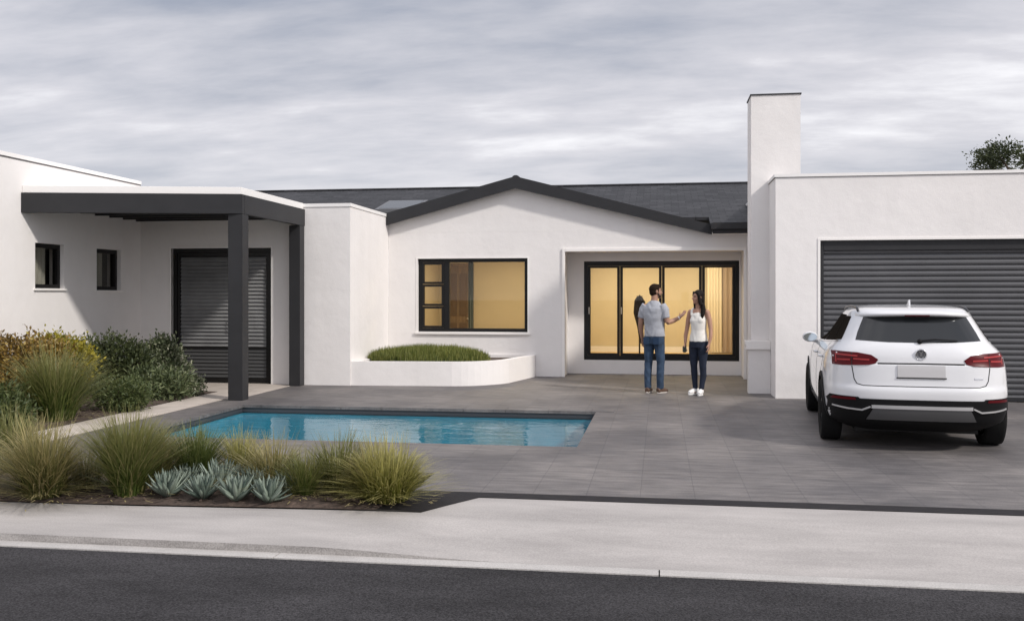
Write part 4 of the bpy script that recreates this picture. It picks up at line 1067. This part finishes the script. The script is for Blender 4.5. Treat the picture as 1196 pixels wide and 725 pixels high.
# round emblem with its letter strokes
yy = rear_y(0, 1.0); mb = MB(); R_ = .056
mb.lathe([(R_-.010, yy-.012), (R_-.006, yy-.020), (R_, yy-.018), (R_+.002, yy+.01)], (0, 0, 1.0), 32, axis=1)
em = mb.build('emblem', CC, car, local=True, smooth=True)
mb = MB(); mb.lathe([(.0005, yy-.009), (R_-.008, yy-.009)], (0, 0, 1.0), 32, axis=1); mb.build('emblem_back', mat('emblem_grey', (.12, .12, .125), .3, metal=.3), em, local=True)
mb = MB()
for pts in ([(-.022, .040), (0, .006), (.022, .040)], [(-.042, .022), (-.022, -.038), (0, -.002), (.022, -.038), (.042, .022)]):
    for a, b in zip(pts, pts[1:]): mb.tube([(a[0], yy-.014, 1+a[1]), (b[0], yy-.014, 1+b[1])], .0045, n=6)
mb.build('emblem_letters', CC, em, local=True)
# bumper
bump = panel('bumper', [(-.925,.30),(0,.29),(.925,.30),(.928,.42),(.90,.50),(.86,.565),(.60,.560),(.585,.545),(-.585,.545),(-.60,.560),(-.86,.565),(-.90,.50),(-.928,.42)], CB, off=.012)
for s in (-1, 1):
    panel('reflector', [(s*.62,.528),(s*.86,.524),(s*.83,.552),(s*.63,.552)], CR, off=.018, parent=bump, label=('left' if s < 0 else 'right')+' red bumper reflector')
    panel('bumper_trim', strip([(s*.485,.466),(s*.565,.428),(s*.70,.436),(s*.84,.452)], .016), CS, off=.030, parent=bump)
panel('diffuser', [(-.52,.330),(.52,.330),(.45,.465),(-.45,.465)], mat('grey_skid_plate', (.11, .11, .112), .45, metal=.4), off=.026, parent=bump)
panel('bumper_trim', strip([(-.475,.468),(.475,.468)], .034), CS, off=.032, parent=bump)
# sides
for s in (-1, 1):
    S_ = dict(where='side', sgn=s)
    panel('side_sill', [(-.0+.40,.225),(WB-.40,.225),(WB-.40,.335),(.40,.335)], CB, off=.012, **S_)
    for yy in (0, WB):
        th0 = [rad(-8+196*k/30) for k in range(31)]
        pl_ = [(yy+.425*math.cos(t), .335+.425*math.sin(t)) for t in th0]+[(yy+.372*math.cos(t), .335+.372*math.sin(t)) for t in th0[::-1]]
        panel('arch_cladding', pl_, CB, off=.012, **S_)
    wn_ = [panel('side_window', p, CGS, off=.006, **S_) for p in (
        [(-.38,1.13),(.02,1.105),(.02,1.375),(-.20,1.375)], [(.07,1.10),(.86,1.075),(.86,1.39),(.07,1.385)], [(.93,1.07),(1.80,1.05),(1.70,1.10),(1.22,1.37),(.93,1.39)])]
    panel('window_trim', strip([(-.40,1.115),(.9,1.06),(1.9,1.035)], .014), CC, off=.006, **S_)
    panel('door_seam', strip([(.895,1.05),(.895,.36)], .007), CK, off=.0015, **S_)
    panel('door_seam', strip([(.05,1.08),(.02,.86),(.22,.70),(.40,.45)], .007), CK, off=.0015, **S_)
    panel('door_seam', strip([(1.95,1.02),(2.02,.75),(2.0,.36)], .007), CK, off=.0015, **S_)
    for yy in (.20, 1.08):
        mb = MB(); x = side_x(yy, .92)
        mb.tube([(s*(x+.002), yy-.10, .915), (s*(x+.035), yy-.06, .92), (s*(x+.035), yy+.07, .915), (s*(x+.002), yy+.10, .91)], .013, n=8); mb.build('door_handle', CW, car, local=True, smooth=True)
    # mirror
    mb = MB(); mb.ball((s*.935, 1.62, 1.07), (.10, .07, .068), 16, 10); mb.tube([(s*.84, 1.66, 1.03), (s*.94, 1.64, 1.05)], [.045, .042])
    mi_ = voxelise(mb, .012, 3).build('wing_mirror', CW, car, local=True, smooth=True)
    mb = MB(); mb.lathe([(.001, 0), (.092, 0), (.096, .02)], n=24, axis=1)
    mb.v = [(s*.935+v[0]*.86, 1.55+v[1], 1.07+v[2]*.56) for v in mb.v]; mb.build('mirror_glass', mat('mirror_glass', (.55, .62, .68), .04, metal=1), mi_, local=True)
    # roof rail
    pts = []
    for k in range(13):
        y = -.28+1.5*k/12; z = 1.468-.03*((k-5)/7)**2; pts.append((s*.545, y, z+(.012 if 0 < k < 12 else -.02)))
    mb = MB(); mb.tube(pts, .014, n=8); mb.build('roof_rail', mat('rail_dark', (.05, .05, .055), .35, metal=.5), car, local=True, smooth=True)
mb = MB(); mb.prism([(-.12, 1.485), (.07, 1.49), (-.06, 1.545), (-.10, 1.553)], 0, -.008, .008); mb.build('antenna_fin', CW, car, local=True)
# wheels
for yy in (0, WB):
    for s in (-1, 1):
        cx0 = s*.815; mb = MB()
        mb.lathe([(.235, -.085), (.30, -.108), (.327, -.10), (.335, -.07), (.336, 0), (.335, .07), (.327, .10), (.30, .108), (.235, .085), (.235, -.085)], (cx0, yy, .335), 48, axis=0)
        ty = mb.build('wheel', CT, car, local=True, smooth=True)
        mb = MB(); f_ = s*.07
        mb.lathe([(.236, -s*.08), (.225, f_), (.205, f_+s*.006), (.20, f_-s*.05), (.06, f_-s*.055), (.001, f_-s*.055)], (cx0, yy, .335), 40, axis=0)
        for k in range(5):
            for d_ in (-.16, .16):
                a = k*1.2566+.3; p0 = (cx0+f_, yy+.04*math.cos(a), .335+.04*math.sin(a)); p1 = (cx0+f_-s*.005, yy+.21*math.cos(a+d_), .335+.21*math.sin(a+d_))
                mb.tube([p0, p1], [.018, .014], n=6)
        mb.ball((cx0+f_, yy, .335), (.02, .05, .05)); mb.build('rim', mat('alloy_rim', (.45, .45, .46), .3, metal=.9), ty, local=True)
mb = MB(); mb.box(-.60, .60, -.5, 3.2, .17, .21); mb.build('underbody', CK, car, local=True)

# ================================================================== PEOPLE
SKIN_M = mat('skin_tan', (.36, .20, .135), .55, var=.05, vscale=20)
SKIN_W = mat('skin_brown', (.40, .22, .15), .55, var=.05, vscale=20)
EYE = mat('eye_dark', (.015, .010, .008), .25); LIP = mat('lip', (.28, .09, .075), .45)
def hand(mb, wr, d, pn, ts, sc=1.0, curl=.5):
    """palm and five separate fingers: wr wrist, d finger direction, pn palm normal, ts towards the thumb"""
    wr, d, pn, ts = Vector(wr), Vector(d).normalized(), Vector(pn).normalized(), Vector(ts).normalized()
    ts = (ts-d*ts.dot(d)).normalized()
    mb.tube([wr-d*.02*sc, wr+d*.02*sc, wr+d*.06*sc, wr+d*.092*sc], [(.026*sc, .020*sc), (.034*sc, .018*sc), (.041*sc, .016*sc), (.040*sc, .013*sc)], n=10, up=ts)
    for k, (off, ln) in enumerate(((.030, .072), (.010, .082), (-.010, .076), (-.029, .060))):
        b = wr+d*.082*sc+ts*off*sc; dd = (d+ts*off*3).normalized()
        p1 = b+dd*ln*.45*sc+pn*curl*.010*sc; p2 = p1+(dd*(1-curl*.45)+pn*curl*.8).normalized()*ln*.33*sc; p3 = p2+(dd*(1-curl*.9)+pn*curl*1.2).normalized()*ln*.28*sc
        mb.tube([b, p1, p2, p3], [.0092*sc, .0088*sc, .008*sc, .006*sc], n=7)
    b = wr+d*.025*sc+ts*.028*sc; p1 = b+(d*.7+ts*.8+pn*.2).normalized()*.04*sc; p2 = p1+(d+ts*.25+pn*.35).normalized()*.034*sc
    mb.tube([b, p1, p2], [.013*sc, .0105*sc, .008*sc], n=8)
def head(mb, c, yaw, sc, female=False):
    R_ = Matrix.Rotation(yaw, 3, 'Z'); c = Vector(c)
    def P_(x, y, z): return tuple(c+R_ @ Vector((x*sc, y*sc, z*sc)))
    tmp = MB(); tmp.ball((0, -.008, .025), (.074, .092, .090), 20, 14); tmp.ball((0, .022, -.040), (.056 if female else .060, .066, .072), 18, 12)
    tmp.ball((0, .066, -.090), (.026 if female else .033, .026, .024), 12, 8)
    tmp.tube([(0, .080, .016), (0, .098, -.010), (0, .108, -.026), (0, .088, -.036)], [.010, .012, .016, .010], n=8)
    for s in (-1, 1):
        tmp.ball((s*.076, -.004, -.006), (.010, .020, .032), 10, 8); tmp.ball((s*.030, .070, .030), (.026, .012, .008), 8, 6); tmp.ball((s*.045, .055, -.028), (.018, .02, .018), 8, 6)
    tmp.ball((0, .078, -.060), (.024, .010, .007), 8, 6); tmp.ball((0, .077, -.070), (.022, .010, .007), 8, 6)
    tmp.v = [P_(*v) for v in tmp.v]; mb.add(tmp.v, tmp.f)
    return P_
def finish_body(mb, parent_name, label, loc, rz, skin, Pm):
    out = voxelise(mb, .0058, 3)
    out.mi = []
    eyes = [Vector(Pm(s*.031, .082, .012)) for s in (-1, 1)]; brows = [Vector(Pm(s*.031, .084, .034)) for s in (-1, 1)]; lip = Vector(Pm(0, .086, -.065))
    for f in out.f:
        c = sum((Vector(out.v[i]) for i in f), Vector())/len(f); m = 0
        if any((c-e_).length < .0125 for e_ in eyes) or any(((c-e_)*1.0).length < .010 for e_ in brows): m = 1
        elif (c-lip).length < .021: m = 2
        out.mi.append(m)
    o = out.build(parent_name, [skin, EYE, LIP], None, smooth=True)
    o.location = loc; o.rotation_euler = (0, 0, rz); tag(o, label, 'person'); return o
def cloth(name, mb, m, parent, vox=.009, it=3, noise=.0):
    b = voxelise(mb, vox, it)
    if noise:
        b.v = [(v[0]+noise*math.sin(v[2]*31+v[0]*19+1.5*math.sin(v[0]*17))*.5, v[1]+noise*math.sin(v[2]*37-abs(v[0])*45+2*math.sin(v[0]*23+v[2]*9)), v[2]) for v in b.v]
    return b.build(name, m, parent, local=True, smooth=True)
def shoe(mb, x, y, a, sc=1.0, z0=.0):
    d = Vector((math.sin(a), math.cos(a), 0)); c = Vector((x, y, z0))
    mb.tube([c-d*.075*sc+Vector((0, 0, .045)), c-d*.03*sc+Vector((0, 0, .052)), c+d*.06*sc+Vector((0, 0, .045)), c+d*.135*sc+Vector((0, 0, .034)), c+d*.175*sc+Vector((0, 0, .028))],
            [(.034*sc, .044), (.040*sc, .050), (.046*sc, .044), (.045*sc, .034), (.026*sc, .022)], n=14, up=(d.y, -d.x, 0))
def sole(mb, x, y, a, sc=1.0):
    pts = []
    for k in range(20):
        t = k/20*6.2832; u = math.cos(t)*.135+.052; w = math.sin(t)*(.047 if u > .05 else .038)
        pts.append((x+sc*(math.sin(a)*u+math.cos(a)*w), y+sc*(math.cos(a)*u-math.sin(a)*w)))
    mb.prism(pts, 2, .0, .022)
# ---------- man, seen from behind, reaching towards the woman
gx_, gy_ = gp(764, 459); ML = (gx_, gy_, .005); MR = rad(-22)
mb = MB()
Pm = head(mb, (.012, .035, 1.662), rad(-48), 1.0)
mb.tube([(0, 0, 1.40), (0, .012, 1.50), (.004, .022, 1.60)], [.062, .058, .056], n=14)
mb.tube([(0, 0, .88), (0, 0, 1.08), (0, -.005, 1.28), (0, -.005, 1.40), (0, 0, 1.47)], [(.145, .10), (.135, .095), (.16, .10), (.165, .09), (.08, .06)], n=20)
for s in (-1, 1): mb.ball((s*.165, -.005, 1.41), (.058, .055, .055), 12, 8)
# left arm hangs
mb.tube([(-.175, -.005, 1.41), (-.215, -.01, 1.28), (-.235, -.005, 1.13)], [.052, .048, .041], n=12)
mb.tube([(-.235, -.005, 1.13), (-.245, .03, 1.02), (-.240, .075, .885)], [.041, .040, .027], n=12)
hand(mb, (-.240, .078, .875), (.05, .18, -1), (1, .05, 0), (.1, 1, .2), .98, .55)
# right arm: upper arm down, forearm lifted towards the woman
mb.tube([(.175, -.005, 1.41), (.215, -.02, 1.28), (.232, -.01, 1.155)], [.052, .047, .041], n=12)
mb.tube([(.232, -.01, 1.155), (.30, .10, 1.185), (.365, .20, 1.235)], [.041, .039, .026], n=12)
hand(mb, (.368, .205, 1.238), (.45, .60, .62), (-.3, -.3, .85), (-.7, .5, .2), .98, .35)
for s, kx, ax_, ay in ((-1, -.105, -.098, -.02), (1, .110, .105, .015)):
    mb.tube([(s*.088, 0, .92), (s*.097, .012, .72), (kx, .018, .50), (kx, -.012, .34), (ax_, ay-.01, .08)], [.078, .070, .050, .048, .034], n=14)
    mb.ball((ax_, ay+.03, .045), (.036, .09, .032), 12, 8)
man = finish_body(mb, 'person', 'person in a grey t-shirt and blue jeans seen from behind, one forearm raised', ML, MR, SKIN_M, Pm)
mb = MB()
tmp = MB(); tmp.ball((0, -.018, .040), (.081, .094, .088), 20, 14); tmp.ball((0, -.040, -.010), (.074, .066, .075), 16, 10); tmp.ball((0, .034, .088), (.062, .048, .030), 14, 8)
for s in (-1, 1): tmp.ball((s*.070, .012, .012), (.012, .022, .036), 8, 6)
mb.add([Pm(*v) for v in tmp.v], tmp.f)
cloth('hair', mb, mat('dark_brown_hair', (.020, .012, .008), .8, spec=.1, bump=.6, bscale=160), man, .007, 1, .0015)
mb = MB(); tmp = MB(); tmp.ball((0, .052, -.078), (.048, .040, .036), 14, 10)
for s in (-1, 1): tmp.tube([(s*.068, .012, -.02), (s*.060, .035, -.06), (s*.035, .065, -.088)], [.010, .014, .016], n=8)
mb.add([Pm(*v) for v in tmp.v], tmp.f); cloth('beard', mb, mat('dark_beard', (.030, .019, .013), .8), man, .006, 1)
TEE = mat('grey_marl_cotton', (.36, .37, .40), .9, var=.10, vscale=30, bump=.3, bscale=25)
mb = MB()
mb.tube([(.005, .002, .925), (.005, 0, 1.0), (0, 0, 1.12), (0, -.006, 1.28), (0, -.006, 1.38), (0, 0, 1.45), (0, .008, 1.505)], [(.178, .128), (.172, .124), (.166, .118), (.186, .124), (.196, .114), (.130, .085), (.075, .072)], n=28)
mb.tube([(-.14, -.005, 1.435), (-.190, -.008, 1.36), (-.222, -.010, 1.225)], [.072, .070, .060], n=16)
mb.tube([(.14, -.005, 1.435), (.190, -.012, 1.36), (.220, -.020, 1.225)], [.072, .070, .060], n=16)
cloth('t_shirt', mb, TEE, man, .009, 4, .0035)
JEAN = mat('blue_denim', (.030, .056, .100), .9, var=.4, vscale=9, bump=.3, bscale=60)
mb = MB(); mb.tube([(0, 0, .80), (0, 0, .90), (0, 0, .985)], [(.168, .115), (.170, .122), (.158, .112)], n=24)
for s, kx, ax_, ay in ((-1, -.105, -.098, -.02), (1, .110, .105, .015)):
    mb.tube([(s*.082, 0, .90), (s*.093, .008, .72), (kx, .016, .50), (kx, -.010, .33), (ax_, ay-.008, .075)], [.092, .086, .066, .062, .056], n=18)
jm = cloth('jeans', mb, JEAN, man, .009, 3, .003)
for s in (-1, 1):
    mb = MB(); mb.box(s*.085-.052, s*.085+.052, -.128-.004, -.120, .80, .915); mb.build('back_pocket', mat('pocket_denim', (.018, .045, .095), .85), jm, local=True, bevel=.003)
mb = MB(); shoe(mb, -.098, -.02, -.12); shoe(mb, .105, .015, .30); cloth('shoes', mb, mat('brown_leather', (.10, .055, .035), .5), man, .008, 2)
mb = MB(); sole(mb, -.098, -.02, -.12); sole(mb, .105, .015, .30); mb.build('shoe_soles', mat('pale_sole', (.5, .46, .42), .7), man, local=True)
mb = MB(); d_ = Vector((.65, .70, .35)).normalized(); c_ = Vector((.352, .180, 1.223)); mb.tube([c_-d_*.010, c_+d_*.010], .033, n=18); wt = mb.build('wristwatch', mat('watch_strap', (.72, .70, .68), .4), man, local=True)
# ---------- woman, facing the camera, looking at the man
gx_, gy_ = gp(816, 461); WL_ = (gx_, gy_, .005); WR = rad(152)       # local +y is her front
sc = .945; mb = MB()
def w(*p): return tuple(c*sc for c in p)
Pw = head(mb, w(0, .03, 1.655), rad(-34), .93, True)
mb.tube([w(0, 0, 1.40), w(0, .010, 1.50), w(0, .020, 1.60)], [.050, .044, .045], n=14)
mb.tube([w(0, 0, .88), w(0, 0, 1.08), w(0, .004, 1.26), w(0, 0, 1.39), w(0, 0, 1.46)], [(.135, .095), (.112, .082), (.130, .090), (.138, .075), (.07, .055)], n=20)
for s in (-1, 1): mb.ball(w(s*.150, -.003, 1.405), (.046, .044, .045), 12, 8); mb.ball(w(s*.06, .062, 1.27), (.058, .045, .060), 12, 8)
for s in (-1, 1):
    mb.tube([w(s*.155, -.003, 1.41), w(s*.195, -.008, 1.28), w(s*.218, -.005, 1.12)], [.043, .039, .034], n=12)
    mb.tube([w(s*.218, -.005, 1.12), w(s*.232, .02, 1.0), w(s*.222, .055, .88)], [.034, .032, .022], n=12)
    hand(mb, w(s*.221, .058, .87), (-s*.05, .15, -1), (-s, .05, 0), (0, 1, .2), .88, .75 if s > 0 else .5)
for s, kx, ax_, ay in ((-1, -.085, -.060, .03), (1, .080, .075, -.02)):
    mb.tube([w(s*.080, 0, .92), w(s*.088, .010, .72), w(kx, .020, .50), w(kx, -.005, .34), w(ax_, ay-.01, .08)], [.080, .068, .046, .044, .030], n=14)
    mb.ball(w(ax_, ay+.03, .045), (.032, .08, .03), 12, 8)
woman = finish_body(mb, 'person', 'person with long dark hair in a white tank top and navy jeans, facing the street', WL_, WR, SKIN_W, Pw)
mb = MB(); tmp = MB()
tmp.ball((0, -.020, .045), (.085, .096, .090), 20, 14); tmp.ball((0, -.050, -.03), (.080, .062, .10), 16, 10)
for s in (-1, 1):
    tmp.tube([(s*.050, .045, .095), (s*.082, .030, .04), (s*.086, .010, -.05), (s*.090, .0, -.13)], [.028, .026, .030, .032], n=10)
mb.add([Pw(*v) for v in tmp.v], tmp.f)
mb.tube([w(-.075, .02, 1.55), w(-.105, .035, 1.45), w(-.105, .075, 1.36), w(-.095, .085, 1.28)], [(.040, .034), (.044, .032), (.036, .022), (.012, .008)], n=12)
mb.tube([w(.055, -.03, 1.56), w(.06, -.07, 1.45), w(.045, -.085, 1.32)], [(.055, .04), (.06, .035), (.02, .012)], n=12)
cloth('hair', mb, mat('black_brown_hair', (.010, .0065, .005), .65, spec=.2, bump=.6, bscale=140), woman, .007, 1, .002)
mb = MB()
mb.tube([w(0, .002, .90), w(0, .002, .98), w(0, .002, 1.10), w(0, .010, 1.26), w(0, .004, 1.35), w(0, 0, 1.40)], [(.156, .112), (.146, .104), (.122, .094), (.138, .104), (.128, .088), (.110, .070)], n=26)
for s in (-1, 1):
    mb.ball(w(s*.058, .066, 1.270), (.066, .050, .070), 12, 8)
    mb.tube([w(s*.100, .060, 1.34), w(s*.105, .040, 1.435), w(s*.105, -.005, 1.465), w(s*.10, -.05, 1.40)], [.024, .021, .021, .024], n=10)
cloth('tank_top', mb, mat('white_cotton', (.80, .77, .71), .9, bump=.3, bscale=25), woman, .008, 7, .003)
mb = MB(); mb.tube([w(0, 0, .80), w(0, 0, .90), w(0, 0, .975)], [(.154, .110), (.156, .112), (.136, .100)], n=24)
for s, kx, ax_, ay in ((-1, -.085, -.060, .03), (1, .080, .075, -.02)):
    mb.tube([w(s*.076, 0, .90), w(s*.086, .008, .72), w(kx, .018, .50), w(kx, -.004, .33), w(ax_, ay-.008, .095)], [.088, .079, .056, .052, .038], n=18)
cloth('jeans', mb, mat('navy_denim', (.008, .014, .032), .85, var=.3, vscale=9), woman, .008, 3, .002)
mb = MB(); shoe(mb, *w(-.060, .03), -.22, .9, .006); shoe(mb, *w(.075, -.02), .22, .9, .006); cloth('sneakers', mb, mat('white_canvas', (.78, .77, .75), .7), woman, .007, 2)
mb = MB(); sole(mb, *w(-.060, .03), -.22, .9); sole(mb, *w(.075, -.02), .22, .9); mb.build('shoe_soles', mat('white_sole', (.75, .74, .72), .6), woman, local=True)
# dark clutch bag in her right hand
bp = Matrix.Rotation(WR, 3, 'Z') @ Vector(w(.222, .085, .785))
mb = MB(); mb.box(-.018, .018, -.05, .05, -.065, .045)
bag = mb.build('clutch_bag', mat('dark_green_leather', (.012, .022, .018), .45), None, bevel=.012); bag.location = (WL_[0]+bp.x, WL_[1]+bp.y, bp.z); bag.rotation_euler = (rad(4), 0, WR+rad(50))
tag(bag, 'small dark green bag held low in the hand of the person in white', 'bag')
